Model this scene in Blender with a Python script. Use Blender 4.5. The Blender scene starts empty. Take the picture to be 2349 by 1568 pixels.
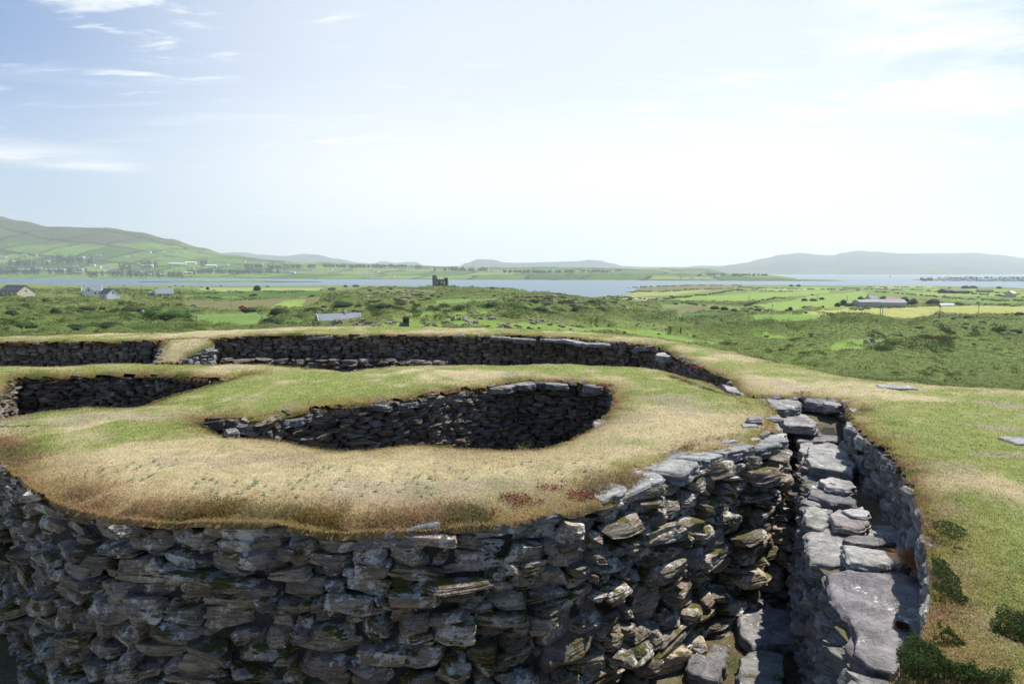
import bpy, bmesh, math, random
import numpy as np
from mathutils import Vector, Matrix
R = math.radians
sc = bpy.context.scene
col = sc.collection
rng = np.random.default_rng(7)
random.seed(7)

# ------------------------------------------------------------------ camera
CZ = 36.0                                   # eye height above the sea
F, CX, CY = 1566.0, 1174.5, 784.0           # focal length and centre in photo units (2349 x 1568)
PITCH = math.atan((CY - 622.0) / F)
cam = bpy.data.cameras.new('camera'); camo = bpy.data.objects.new('camera', cam); col.objects.link(camo)
cam.sensor_width = 36; cam.lens = 24.0; cam.clip_start = 0.05; cam.clip_end = 60000
camo.location = (0, 0, CZ); camo.rotation_euler = (math.pi/2 - PITCH, 0, 0)
sc.camera = camo
# ------------------------------------------------------------------ light
SUN_AZ, SUN_EL = 52.0, 58.0                 # degrees right of straight ahead, above the horizon
sl = bpy.data.lights.new('sun', 'SUN'); so = bpy.data.objects.new('sun', sl); col.objects.link(so)
sl.energy = 4.8; sl.angle = R(0.55); sl.color = (1, .955, .88)
sv = Vector((math.sin(R(SUN_AZ))*math.cos(R(SUN_EL)), math.cos(R(SUN_AZ))*math.cos(R(SUN_EL)), math.sin(R(SUN_EL))))
so.rotation_euler = sv.to_track_quat('Z', 'Y').to_euler(); so.location = (0, 0, 80)
w = bpy.data.worlds.new('World'); sc.world = w; w.use_nodes = True
wt = w.node_tree; wt.nodes.clear()
def N(t, kind, **kw):
    n = t.nodes.new(kind)
    for k, v in kw.items():
        if k.startswith('i_'):
            key = k[2:]
            n.inputs[int(key) if key.isdigit() else key.replace('_', ' ')].default_value = v
        else: setattr(n, k, v)
    return n
def ramp(t, pts, fac=None, interp='LINEAR'):
    n = t.nodes.new('ShaderNodeValToRGB'); n.color_ramp.interpolation = interp
    e = n.color_ramp.elements
    while len(e) < len(pts): e.new(.5)
    for i, (p, c) in enumerate(pts):
        e[i].position = p
        e[i].color = (c, c, c, 1) if not hasattr(c, '__len__') else tuple(c) + (1,)
    if fac is not None: t.links.new(fac, n.inputs[0])
    return n.outputs[0]
def mixc(t, fac, a, b, mode='MIX'):
    n = t.nodes.new('ShaderNodeMix'); n.data_type = 'RGBA'; n.blend_type = mode
    for s, v in ((n.inputs[0], fac), (n.inputs[6], a), (n.inputs[7], b)):
        if isinstance(v, bpy.types.NodeSocket): t.links.new(v, s)
        elif hasattr(v, '__len__'): s.default_value = tuple(v) + (1,) if len(v) == 3 else v
        else: s.default_value = v
    return n.outputs[2]
def mth(t, op, a, b=None, c=None, clamp=False):
    n = t.nodes.new('ShaderNodeMath'); n.operation = op; n.use_clamp = clamp
    for s, v in zip(n.inputs, (a, b, c)):
        if v is None: continue
        if isinstance(v, bpy.types.NodeSocket): t.links.new(v, s)
        else: s.default_value = v
    return n.outputs[0]
sky = N(wt, 'ShaderNodeTexSky', sky_type='NISHITA', sun_disc=False, sun_elevation=R(SUN_EL), sun_rotation=R(SUN_AZ),
        altitude=30, air_density=1.0, dust_density=1.0, ozone_density=3.0)
# thin cloud: high cirrus streaks and small puffs, plus the whitish veil of a hazy summer day low in the sky
tc = N(wt, 'ShaderNodeTexCoord')
nrm = N(wt, 'ShaderNodeVectorMath', operation='NORMALIZE'); wt.links.new(tc.outputs['Generated'], nrm.inputs[0])
sp = N(wt, 'ShaderNodeSeparateXYZ'); wt.links.new(nrm.outputs[0], sp.inputs[0])
zz = mth(wt, 'MAXIMUM', sp.outputs[2], 0.0)
zc = mth(wt, 'ADD', zz, 0.09)
cx_ = mth(wt, 'DIVIDE', sp.outputs[0], zc); cy_ = mth(wt, 'DIVIDE', sp.outputs[1], zc)
pl = N(wt, 'ShaderNodeCombineXYZ'); wt.links.new(cx_, pl.inputs[0]); wt.links.new(cy_, pl.inputs[1])
def cloud(scale, rot, sx, sy, lo, hi, detail=8, off=(0, 0, 0), rough=.6, dist=.4):
    m = N(wt, 'ShaderNodeMapping'); m.inputs['Rotation'].default_value = (0, 0, R(rot)); m.inputs['Scale'].default_value = (sx, sy, 1)
    m.inputs['Location'].default_value = off
    wt.links.new(pl.outputs[0], m.inputs[0])
    n = N(wt, 'ShaderNodeTexNoise', i_Scale=scale, i_Detail=detail, i_Roughness=rough, i_Distortion=dist)
    wt.links.new(m.outputs[0], n.inputs['Vector'])
    return ramp(wt, [(lo, 0.0), (hi, 1.0)], n.outputs['Fac'], 'EASE')
puff = cloud(3.1, 12, .75, 1.6, .54, .68, off=(3.1, 1.7, 0))
area = cloud(.55, 0, 1, 1, .40, .56, detail=2, off=(7.3, 2.2, 0))
wisp = cloud(1.5, 20, .35, 1.9, .56, .78, off=(1.2, 9, 0), dist=1.0)
cl = mth(wt, 'ADD', mth(wt, 'MULTIPLY', mth(wt, 'MULTIPLY', puff, area), .75), mth(wt, 'MULTIPLY', wisp, .5), clamp=True)
lowfade = ramp(wt, [(.02, .0), (.12, 1.0)], sp.outputs[2])
cl = mth(wt, 'MULTIPLY', cl, lowfade)
# big soft cloud bank high on the right
bank = cloud(1.1, 30, 1, 1.3, .40, .62, off=(.4, .2, 0))
d0 = N(wt, 'ShaderNodeVectorMath', operation='DOT_PRODUCT'); wt.links.new(nrm.outputs[0], d0.inputs[0])
bd = Vector(((2260-CX)/F, 1.0, (CY-30)/F - math.tan(PITCH))).normalized()
d0.inputs[1].default_value = bd
near = ramp(wt, [(.978, 0.0), (.998, 1.0)], d0.outputs['Value'], 'EASE')
cl = mth(wt, 'MAXIMUM', cl, mth(wt, 'MULTIPLY', mth(wt, 'MULTIPLY', bank, near), .95))
d1 = N(wt, 'ShaderNodeVectorMath', operation='DOT_PRODUCT'); wt.links.new(nrm.outputs[0], d1.inputs[0])
d1.inputs[1].default_value = Vector(((60-CX)/F, 1.0, (CY-405)/F - math.tan(PITCH))).normalized()
near1 = ramp(wt, [(.988, 0.0), (.9985, 1.0)], d1.outputs['Value'], 'EASE'); band = ramp(wt, [(.118, 0), (.128, 1), (.140, .9), (.158, 0)], sp.outputs[2], 'EASE')
cl = mth(wt, 'MAXIMUM', cl, mth(wt, 'MULTIPLY', mth(wt, 'MULTIPLY', near1, band), mth(wt, 'ADD', .35, mth(wt, 'MULTIPLY', cloud(2.2, 5, .6, 2.4, .35, .62, off=(5, 5, 0)), .6))))
# horizon veil (thicker air low down and towards the sun)
dv = N(wt, 'ShaderNodeVectorMath', operation='DOT_PRODUCT'); wt.links.new(nrm.outputs[0], dv.inputs[0])
dv.inputs[1].default_value = Vector((.10, 1, .26)).normalized()
glow = ramp(wt, [(.74, 0.0), (.99, 1.0)], dv.outputs['Value'], 'EASE')
low = ramp(wt, [(.0, 1.0), (.10, .75), (.28, .28), (.55, .0)], sp.outputs[2], 'EASE')
veil = mth(wt, 'ADD', mth(wt, 'MULTIPLY', low, .62), mth(wt, 'MULTIPLY', glow, .56), clamp=True)
skyc = mixc(wt, veil, mixc(wt, 1.0, sky.outputs[0], (.17, .46, .74), 'MULTIPLY'), (6.2, 6.4, 6.4))
skyc = mixc(wt, cl, skyc, (6.5, 6.65, 6.8))
bg = N(wt, 'ShaderNodeBackground', i_Strength=0.12); wt.links.new(skyc, bg.inputs[0])
wo = N(wt, 'ShaderNodeOutputWorld'); wt.links.new(bg.outputs[0], wo.inputs[0])
sc.view_settings.view_transform = 'Standard'; sc.view_settings.look = 'None'
sc.view_settings.exposure = 0.5; sc.view_settings.gamma = 1
sc.render.engine = 'CYCLES'
cy = sc.cycles
cy.use_denoising = True; cy.max_bounces = 6; cy.diffuse_bounces = 3; cy.glossy_bounces = 2; cy.transmission_bounces = 2
cy.volume_bounces = 1; cy.transparent_max_bounces = 4; cy.caustics_reflective = False; cy.caustics_refractive = False
cy.sample_clamp_indirect = 6
try: cy.denoiser = 'OPENIMAGEDENOISE'
except Exception: pass
w.cycles.sampling_method = 'MANUAL'; w.cycles.sample_map_resolution = 512

# ------------------------------------------------------------------ projection helpers (survey of the photograph)
ct, st = math.cos(PITCH), math.sin(PITCH)
def ray(px, py):
    u = (px - CX) / F; v = (CY - py) / F
    Y = ct + v*st; Z = v*ct - st
    return u / Y, Z / Y
def W(px, py, h):                            # point h metres below the eye
    a, b = ray(px, py); D = -h / b
    return np.array([a*D, D])
def W3(px, py, h):
    p = W(px, py, h); return (p[0], p[1], CZ - h)
def AZ(px, D, py=640): return np.array([ray(px, py)[0]*D, D])
def HH(D, py): return CZ + ray(CX, py)[1]*D  # elevation seen at row py at distance D

# ------------------------------------------------------------------ noise
_perm = rng.permutation(4096).astype(np.int64); _val = rng.random(4096)
def _h(i, j, k): return _val[_perm[(_perm[(_perm[i & 4095] + j) & 4095] + k) & 4095]]
def vnoise(x, y, z=0.0):
    x, y, z = np.broadcast_arrays(np.asarray(x, float), np.asarray(y, float), np.asarray(z, float))
    xi, yi, zi = np.floor(x).astype(np.int64), np.floor(y).astype(np.int64), np.floor(z).astype(np.int64)
    fx, fy, fz = x-xi, y-yi, z-zi
    fx = fx*fx*(3-2*fx); fy = fy*fy*(3-2*fy); fz = fz*fz*(3-2*fz)
    r = 0
    for a in (0, 1):
        for b in (0, 1):
            for c in (0, 1):
                wgt = (fx if a else 1-fx)*(fy if b else 1-fy)*(fz if c else 1-fz)
                r = r + wgt*_h(xi+a, yi+b, zi+c)
    return r
def fbm(x, y, z=0.0, o=4, g=.5):
    s = 0; a = 1; n = 0
    for k in range(o):
        s = s + a*vnoise(np.asarray(x)*2**k + 17.3*k, np.asarray(y)*2**k + 5.1*k, np.asarray(z)*2**k + 3.7*k); n += a; a *= g
    return s/n
def sstep(a, b, x):
    t = np.clip((x-a)/(b-a), 0, 1); return t*t*(3-2*t)

# ------------------------------------------------------------------ mesh helpers
def mesh_from(name, V, Fc, colors=None, smooth=True, attrs=None, sharp=None):
    me = bpy.data.meshes.new(name)
    V = np.asarray(V, np.float32)
    if isinstance(Fc, np.ndarray):
        nf, k = Fc.shape
        me.vertices.add(len(V)); me.vertices.foreach_set('co', V.ravel())
        me.loops.add(nf*k); me.loops.foreach_set('vertex_index', Fc.astype(np.int32).ravel())
        me.polygons.add(nf); me.polygons.foreach_set('loop_start', np.arange(nf, dtype=np.int32)*k)
        me.update(calc_edges=True)
    else:
        me.from_pydata(V.tolist(), [], Fc)
    if colors is not None:
        a = me.color_attributes.new('col', 'FLOAT_COLOR', 'POINT')
        c = np.ones((len(V), 4), np.float32); c[:, :colors.shape[1]] = colors
        a.data.foreach_set('color', c.ravel())
    for k, v in (attrs or {}).items():
        a = me.attributes.new(k, 'FLOAT', 'POINT'); a.data.foreach_set('value', np.asarray(v, np.float32))
    if smooth: me.polygons.foreach_set('use_smooth', np.ones(len(me.polygons), bool))
    me.validate(); me.update()
    if sharp: me.set_sharp_from_angle(angle=R(sharp))
    return me
def link(name, me, mat=None, parent=None, loc=None):
    o = bpy.data.objects.new(name, me); col.objects.link(o)
    if mat is not None and me is not None and not me.materials: me.materials.append(mat)
    if parent is not None:
        o.parent = parent
        if me is not None and loc is None: o.matrix_parent_inverse = Matrix.Translation(-Vector(parent.location))
    if loc is not None: o.location = loc
    return o
def tag(o, label=None, cat=None, group=None, kind=None):
    if label: o['label'] = label
    if cat: o['category'] = cat
    if group: o['group'] = group
    if kind: o['kind'] = kind
    return o
def thing(name, loc, label, cat, group=None):
    o = bpy.data.objects.new(name, None); col.objects.link(o); o.location = loc; o.empty_display_size = .2
    return tag(o, label, cat, group)
bpy.context.view_layer.update()

# ------------------------------------------------------------------ materials
def newmat(name):
    m = bpy.data.materials.new(name); m.use_nodes = True; t = m.node_tree; t.nodes.clear()
    out = N(t, 'ShaderNodeOutputMaterial')
    return m, t, out
def noise(t, scale, detail=5, rough=.55, vec=None, dist=0):
    n = N(t, 'ShaderNodeTexNoise', i_Scale=scale, i_Detail=detail, i_Roughness=rough, i_Distortion=dist)
    if vec is not None: t.links.new(vec, n.inputs['Vector'])
    return n.outputs['Fac']
def pos(t, scale=(1, 1, 1), rot=(0, 0, 0)):
    g = N(t, 'ShaderNodeNewGeometry'); m = N(t, 'ShaderNodeMapping')
    m.inputs['Scale'].default_value = scale; m.inputs['Rotation'].default_value = rot
    t.links.new(g.outputs['Position'], m.inputs[0]); return m.outputs[0]
def bsdf(t, out, base, rough=.85, spec=.3, bump=None, strength=.5, distance=.02):
    b = N(t, 'ShaderNodeBsdfPrincipled')
    if isinstance(base, bpy.types.NodeSocket): t.links.new(base, b.inputs['Base Color'])
    else: b.inputs['Base Color'].default_value = tuple(base) + (1,)
    if isinstance(rough, bpy.types.NodeSocket): t.links.new(rough, b.inputs['Roughness'])
    else: b.inputs['Roughness'].default_value = rough
    b.inputs['Specular IOR Level'].default_value = spec
    if bump is not None:
        bn = N(t, 'ShaderNodeBump'); bn.inputs['Strength'].default_value = strength; bn.inputs['Distance'].default_value = distance
        t.links.new(bump, bn.inputs['Height']); t.links.new(bn.outputs[0], b.inputs['Normal'])
    t.links.new(b.outputs[0], out.inputs[0]); return b
def attr(t, name, out='Color'):
    a = N(t, 'ShaderNodeAttribute'); a.attribute_name = name; return a.outputs[out]

def stone_material(name, moss=.35, lichen=.5, bump=1.0, val=1.0, tint=(1, 1, 1), crk=.55):
    m, t, out = newmat(name)
    g = N(t, 'ShaderNodeNewGeometry')
    P = pos(t)
    Pb = pos(t, (1.1, 1.1, 13))              # bedding: fine horizontal layers of slate
    tone = attr(t, 'col')
    n1 = noise(t, 9, 6, .65, P); n2 = noise(t, 3.0, 8, .7, Pb, .6); n3 = noise(t, 60, 4, .7, P)
    c = mixc(t, ramp(t, [(.3, 0), (.7, 1)], n1), (.135, .117, .098), (.31, .28, .245))
    c = mixc(t, ramp(t, [(.36, .9), (.58, 0)], n2), c, (.075, .068, .062))
    c = mixc(t, mth(t, 'MULTIPLY', ramp(t, [(.5, 0), (.8, 1)], n3), .4), c, (.30, .30, .30))
    vor = N(t, 'ShaderNodeTexVoronoi', feature='DISTANCE_TO_EDGE', i_Scale=5.0, i_Randomness=1.0); wv_ = N(t, 'ShaderNodeVectorMath', operation='MULTIPLY_ADD'); nz_ = N(t, 'ShaderNodeTexNoise', i_Scale=6, i_Detail=4); t.links.new(P, nz_.inputs['Vector']); t.links.new(nz_.outputs['Color'], wv_.inputs[0]); wv_.inputs[1].default_value = (.35, .35, .6); t.links.new(pos(t, (1, 1, 3.2)), wv_.inputs[2]); t.links.new(wv_.outputs[0], vor.inputs['Vector'])
    crack = ramp(t, [(0.0, 1), (.018, 0)], vor.outputs['Distance'])
    c = mixc(t, mth(t, 'MULTIPLY', crack, crk), c, (.03, .027, .024))
    c = mixc(t, 1.0, c, tone, 'MULTIPLY'); c = mixc(t, 1.0, c, tint, 'MULTIPLY')
    # pale lichen: rounded crusts
    nl = noise(t, 3.2, 3, .5, P); nl2 = noise(t, 14, 5, .75, P)
    lm = ramp(t, [(.60 - .12*lichen, 0), (.63 - .12*lichen, 1)], mth(t, 'ADD', mth(t, 'MULTIPLY', nl, .45), mth(t, 'MULTIPLY', nl2, .55)))
    c = mixc(t, mth(t, 'MULTIPLY', lm, .8), c, mixc(t, n3, (.38, .37, .32), (.55, .53, .47)))
    # moss: on tops and in damp joints
    up = N(t, 'ShaderNodeSeparateXYZ'); t.links.new(g.outputs['Normal'], up.inputs[0])
    nm = noise(t, 4.5, 5, .65, P)
    mm = mth(t, 'ADD', nm, mth(t, 'MULTIPLY', up.outputs[2], .10))
    mm = ramp(t, [(.71 - .14*moss, 0), (.76 - .14*moss, 1)], mm)
    c = mixc(t, mm, c, mixc(t, n3, (.030, .028, .006), (.11, .095, .02)))
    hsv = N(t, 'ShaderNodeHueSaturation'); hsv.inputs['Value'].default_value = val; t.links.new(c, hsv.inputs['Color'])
    hgt = mth(t, 'ADD', mth(t, 'MULTIPLY', n2, .9), mth(t, 'ADD', mth(t, 'MULTIPLY', n3, .18), mth(t, 'MULTIPLY', n1, .4)))
    hgt = mth(t, 'ADD', hgt, mth(t, 'MULTIPLY', mm, .5)); hgt = mth(t, 'SUBTRACT', hgt, mth(t, 'MULTIPLY', crack, crk*.9))
    bsdf(t, out, hsv.outputs[0], .82, .25, hgt, min(1, .9*bump), .03*bump)
    return m
M = {}
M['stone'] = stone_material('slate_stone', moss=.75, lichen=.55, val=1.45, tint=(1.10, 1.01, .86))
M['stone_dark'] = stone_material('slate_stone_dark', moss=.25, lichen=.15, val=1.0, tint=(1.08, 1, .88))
M['slab'] = stone_material('slate_slab', moss=-.1, lichen=.12, bump=1.1, val=1.6, tint=(.93, .99, 1.06), crk=.16)

def simple(name, c, rough=.8, spec=.3, var=.15, scale=3, metal=0):
    m, t, out = newmat(name); P = pos(t)
    n = noise(t, scale, 5, .6, P)
    cc = mixc(t, n, tuple(x*(1-var) for x in c), tuple(min(1, x*(1+var)) for x in c))
    b = bsdf(t, out, cc, rough, spec, n, .2, .01); b.inputs['Metallic'].default_value = metal
    M[name] = m; return m
def vcol_mat(name, trans=0.0, rough=.9, nscale=None, amt=.4, bumpd=0.0, spec=.15):
    m, t, out = newmat(name); c = attr(t, 'col')
    bump = None
    if nscale:
        n = noise(t, nscale, 6, .7, pos(t))
        c = mixc(t, 1.0, c, mth(t, 'MULTIPLY_ADD', n, 3.2*amt, 1-1.6*amt), 'MULTIPLY')
        if bumpd: bump = n
    b = bsdf(t, out, c, rough, spec, bump, .8, bumpd or .01)
    if trans:
        tr = N(t, 'ShaderNodeBsdfTranslucent'); t.links.new(c, tr.inputs[0])
        mx = N(t, 'ShaderNodeMixShader', i_0=trans); t.links.new(b.outputs[0], mx.inputs[1]); t.links.new(tr.outputs[0], mx.inputs[2])
        t.links.new(mx.outputs[0], out.inputs[0])
    M[name] = m; return m
vcol_mat('turf', 0, .95, 38, .45, .02)
vcol_mat('blades', .45, .7)
vcol_mat('leaves', .4, .7)
vcol_mat('soil', 0, .95, 25, .5, .03)
# ------------------------------------------------------------------ curves, polygons
def smooth_path(P, step=.05, closed=False):
    P = np.asarray(P, float); n = len(P); out = []
    rngi = range(n if closed else n-1)
    for i in rngi:
        p0 = P[(i-1) % n] if (closed or i > 0) else 2*P[0]-P[1]
        p1 = P[i]; p2 = P[(i+1) % n]
        p3 = P[(i+2) % n] if (closed or i+2 < n) else 2*P[-1]-P[-2]
        k = max(2, int(np.linalg.norm(p2-p1)/step))
        for t in np.arange(k)/k:
            out.append(.5*((2*p1)+(-p0+p2)*t+(2*p0-5*p1+4*p2-p3)*t*t+(-p0+3*p1-3*p2+p3)*t**3))
    if not closed: out.append(P[-1])
    return np.array(out)
def poly_dist(P, poly):
    """signed distance (positive inside) and nearest boundary point"""
    P = np.asarray(P, float); A = poly; B = np.roll(poly, -1, 0); D = B-A; L2 = (D**2).sum(1)+1e-12
    ds = np.empty(len(P)); near = np.empty((len(P), 2)); ins = np.zeros(len(P), bool)
    for c in range(0, len(P), 20000):
        q = P[c:c+20000]
        t = np.clip(((q[:, None]-A)*D).sum(2)/L2, 0, 1)
        pr = A + t[..., None]*D
        d2 = ((q[:, None]-pr)**2).sum(2); k = d2.argmin(1); ii = np.arange(len(q))
        ds[c:c+20000] = np.sqrt(d2[ii, k]); near[c:c+20000] = pr[ii, k]
        cond = (A[:, 1] > q[:, None, 1]) != (B[:, 1] > q[:, None, 1])
        xi = A[:, 0] + (q[:, None, 1]-A[:, 1])*D[:, 0]/np.where(D[:, 1] == 0, 1e-9, D[:, 1])
        ins[c:c+20000] = (cond & (q[:, None, 0] < xi)).sum(1) % 2 == 1
    return np.where(ins, ds, -ds), near
def idw(ctrl, X, Y, p=3):
    c = np.array([(W(a, b, h)[0], W(a, b, h)[1], h) for a, b, h in ctrl])
    d = np.sqrt((X[..., None]-c[:, 0])**2+(Y[..., None]-c[:, 1])**2)+.3
    wt_ = d**-p
    return (wt_*c[:, 2]).sum(-1)/wt_.sum(-1)

# ------------------------------------------------------------------ stones
def ico(sub):
    bm = bmesh.new(); bmesh.ops.create_icosphere(bm, subdivisions=sub, radius=1)
    V = np.array([v.co[:] for v in bm.verts]); Fc = np.array([[v.index for v in f.verts] for f in bm.faces]); bm.free()
    return V, Fc
def rock_template(sub, r, slabby=1.0, strata=.14):
    V, Fc = ico(sub)
    m = np.abs(V).max(1, keepdims=True)
    P = V/m**.8                                        # between ball and box
    for _ in range(9):                                 # vertical-ish facets round the outline
        a = r.uniform(0, 2*math.pi); n = np.array([math.cos(a), math.sin(a), r.normal(0, .28)]); n /= np.linalg.norm(n)
        off = r.uniform(.60, .92); e = P@n-off; k = e > 0; P[k] -= (e[k]*.93)[:, None]*n
    for s in (1, -1, 1, -1):                           # cleaved top and bottom
        n = np.array([r.normal(0, .16), r.normal(0, .16), s]); n /= np.linalg.norm(n)
        off = r.uniform(.62, .92); e = P@n-off; k = e > 0; P[k] -= (e[k]*.95)[:, None]*n
    o = r.uniform(0, 300)
    ph = P[:, 2] + .18*(fbm(P[:, 0]*1.4+o, P[:, 1]*1.4, 0, 2)-.5)*2
    nl = r.uniform(3, 5.5)
    st_ = vnoise(np.floor(ph*nl*1.0)+o, 0, 0)-.5 + .6*(vnoise(np.floor(ph*nl*2.3)+o, 9, 0)-.5)
    rad = np.sqrt(P[:, 0]**2+P[:, 1]**2)
    side = sstep(.35, .9, rad)
    P[:, :2] *= (1+strata*1.4*st_*side)[:, None]
    P *= (1+.13*(fbm(P[:, 0]*1.3+o, P[:, 1]*1.3+3, P[:, 2]*1.3, 3)-.5))[:, None]
    P[:, 2] += .14*(fbm(P[:, 0]*2.2+o, P[:, 1]*2.2+31, P[:, 2], 3)-.5)
    P /= np.abs(P).max(0)
    return P, Fc
_T = {}
def templates(sub, n=10):
    if sub not in _T:
        r = np.random.default_rng(50+sub); _T[sub] = [rock_template(sub, r) for _ in range(n)]
    return _T[sub]
def stone_tone(r, n=1, dark=1.0):
    v = r.uniform(.62, 1.35, n)*dark; t = r.normal(0, .035, (n, 3)); t *= .6
    c = v[:, None]*(1+t); k = r.random(n) < .10
    c[k] *= np.array([1.03, 1.0, .97]); return np.clip(c, .3, 2)
def bake_stones(name, S, sub, mat, parent=None, dark=1.0, r=None):
    """S rows: x y z tx ty w d h tilt yaw pitch"""
    r = r or np.random.default_rng(3)
    T = templates(sub); nv = len(T[0][0]); Fc = T[0][1]
    n = len(S); S = np.asarray(S, float)
    V = np.empty((n, nv, 3), np.float32); cols = np.empty((n, nv, 3), np.float32)
    k = r.integers(0, len(T), n); fl = r.choice([-1, 1], (n, 2)); tn = stone_tone(r, n, dark)
    for i in range(n):
        P = T[k[i]][0].copy(); P[:, 0] *= fl[i, 0]; P[:, 1] *= fl[i, 1]
        x, y, z, tx, ty, ww, dd, hh, tilt, yaw, pit = S[i]
        P = P*np.array([ww/2, dd/2, hh/2])
        ct_, st_ = math.cos(tilt), math.sin(tilt)
        P = np.stack([P[:, 0]*ct_-P[:, 2]*st_, P[:, 1], P[:, 0]*st_+P[:, 2]*ct_], 1)
        cp, sp_ = math.cos(pit), math.sin(pit)
        P = np.stack([P[:, 0], P[:, 1]*cp-P[:, 2]*sp_, P[:, 1]*sp_+P[:, 2]*cp], 1)
        a = math.atan2(ty, tx)+yaw; ca, sa = math.cos(a), math.sin(a)
        V[i] = np.stack([P[:, 0]*ca-P[:, 1]*sa+x, P[:, 0]*sa+P[:, 1]*ca+y, P[:, 2]+z], 1)
        cols[i] = tn[i]
    # mirrored stones keep outward faces
    Fa = np.repeat(Fc[None], n, 0)+np.arange(n)[:, None, None]*nv
    mir = fl[:, 0]*fl[:, 1] < 0; Fa[mir] = Fa[mir][:, :, ::-1]
    me = mesh_from(name, V.reshape(-1, 3), Fa.reshape(-1, 3), cols.reshape(-1, 3), smooth=True, sharp=22 if sub >= 3 else 38)
    return link(name, me, mat, parent)
def pack(L, base, top, r, wr=(.16, .5), hr=(.05, .17), big=.08):
    ds = .02; n = max(4, int(L/ds)); s = (np.arange(n)+.5)*ds
    H = base(s)+r.uniform(0, .04, n)*0; T = top(s); out = []; it = 0
    done = np.zeros(n, bool)
    while it < 40000:
        it += 1
        Hm = np.where(done, 1e9, H); i = int(Hm.argmin())
        if Hm[i] > 1e8: break
        if H[i] > T[i]-.035: done[i] = True; continue
        wd = wr[0]+(wr[1]-wr[0])*r.beta(1.3, 1.9)
        if r.random() < big: wd *= 1.35
        a = b = i; nn = int(wd/ds)
        while b-a+1 < nn:
            la = a > 0 and H[a-1] < H[i]+.03; lb = b < n-1 and H[b+1] < H[i]+.03
            if not la and not lb: break
            if la and (not lb or r.random() < .5): a -= 1
            else: b += 1
        ww = (b-a+1)*ds
        hh = hr[0]+(hr[1]-hr[0])*r.beta(1.3, 2.2)
        if r.random() < big: hh *= 1.6
        hh = min(hh, ww*.42+.02)
        if ww < wr[0]*.6:                              # fill a narrow pocket with a pinning stone
            nb = min(H[a-1] if a > 0 else 1e9, H[b+1] if b < n-1 else 1e9)
            hh = float(np.clip(nb-H[i], .03, hr[1]))
        seg = H[a:b+1]; x = s[a:b+1]
        sl_ = 0 if len(x) < 4 else np.clip(np.polyfit(x, seg, 1)[0], -.22, .22)+r.normal(0, .05)
        hh = min(hh, max(.035, T[i]+.03-H[i]))
        zc_ = seg.mean()+hh/2
        out.append((x.mean(), zc_, ww, hh, math.atan(sl_)))
        H[a:b+1] = np.maximum(seg.mean()+hh*.93+sl_*(x-x.mean()), seg+.02)
    return out
def wall(name, path, zbase, ztop, side, mat, parent, seed, sub=3, wr=(.16, .5), hr=(.05, .17), batter=.08, depth=(.22, .38),
         jut=.035, dark=1.0, backing=True, skew=.05, big=.08, inset=0.0):
    """path: world XY polyline; side +1 = face looks to the left of travel"""
    r = np.random.default_rng(seed)
    P = np.asarray(path); sg = np.r_[0, np.cumsum(np.linalg.norm(np.diff(P, axis=0), axis=1))]; L = sg[-1]
    X = lambda s: np.interp(s, sg, P[:, 0]); Y = lambda s: np.interp(s, sg, P[:, 1])
    def frame(s):
        a, b = max(0, s-.12), min(L, s+.12); t = np.array([X(b)-X(a), Y(b)-Y(a)]); t /= np.linalg.norm(t)+1e-9
        return t, side*np.array([-t[1], t[0]])
    zb = (lambda s: np.full_like(s, zbase)) if not callable(zbase) else (lambda s: zbase(X(s), Y(s)))
    zt = lambda s: ztop(X(s), Y(s))
    S = []
    for (s, z, ww, hh, tl) in pack(L, zb, zt, r, wr, hr, big):
        t, n = frame(s); d = r.uniform(*depth); zt_ = float(zt(np.array([s]))[0])
        out_ = r.normal(.0, jut)-d/2+batter*(zt_-z)+.04-(inset(X(s), Y(s)) if callable(inset) else inset)
        x, y = X(s)+n[0]*out_, Y(s)+n[1]*out_
        tl2 = tl if side > 0 else tl
        S.append((x, y, z, t[0], t[1], ww*1.14+.01, d, hh*1.18+.01, tl2+r.normal(0, skew*.6), r.normal(0, .12), r.normal(0, .09)))
    o = bake_stones(name, S, sub, mat, parent, dark, r)
    if backing:
        ss = np.linspace(0, L, max(8, int(L/.15))); Vb = []; 
        for s in ss:
            t, n = frame(s); a = float(zt(np.array([s]))[0])-.07; b = float(zb(np.array([s]))[0])-.1
            for z in (a, (a+b)/2, b):
                o_ = -.13+batter*(a-z); Vb.append((X(s)+n[0]*o_, Y(s)+n[1]*o_, z))
            Vb.append((X(s)-n[0]*.5, Y(s)-n[1]*.5, a)); 
        Fb = []
        for i in range(len(ss)-1):
            for a, b in ((0, 1), (1, 2), (0, 3)): Fb.append((i*4+a, (i+1)*4+a, (i+1)*4+b, i*4+b))
        me = mesh_from('wall_core', Vb, Fb, np.tile([[.06, .055, .05]], (len(Vb), 1)), smooth=False)
        link('wall_core', me, M['soil'], parent)
    return o

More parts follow.
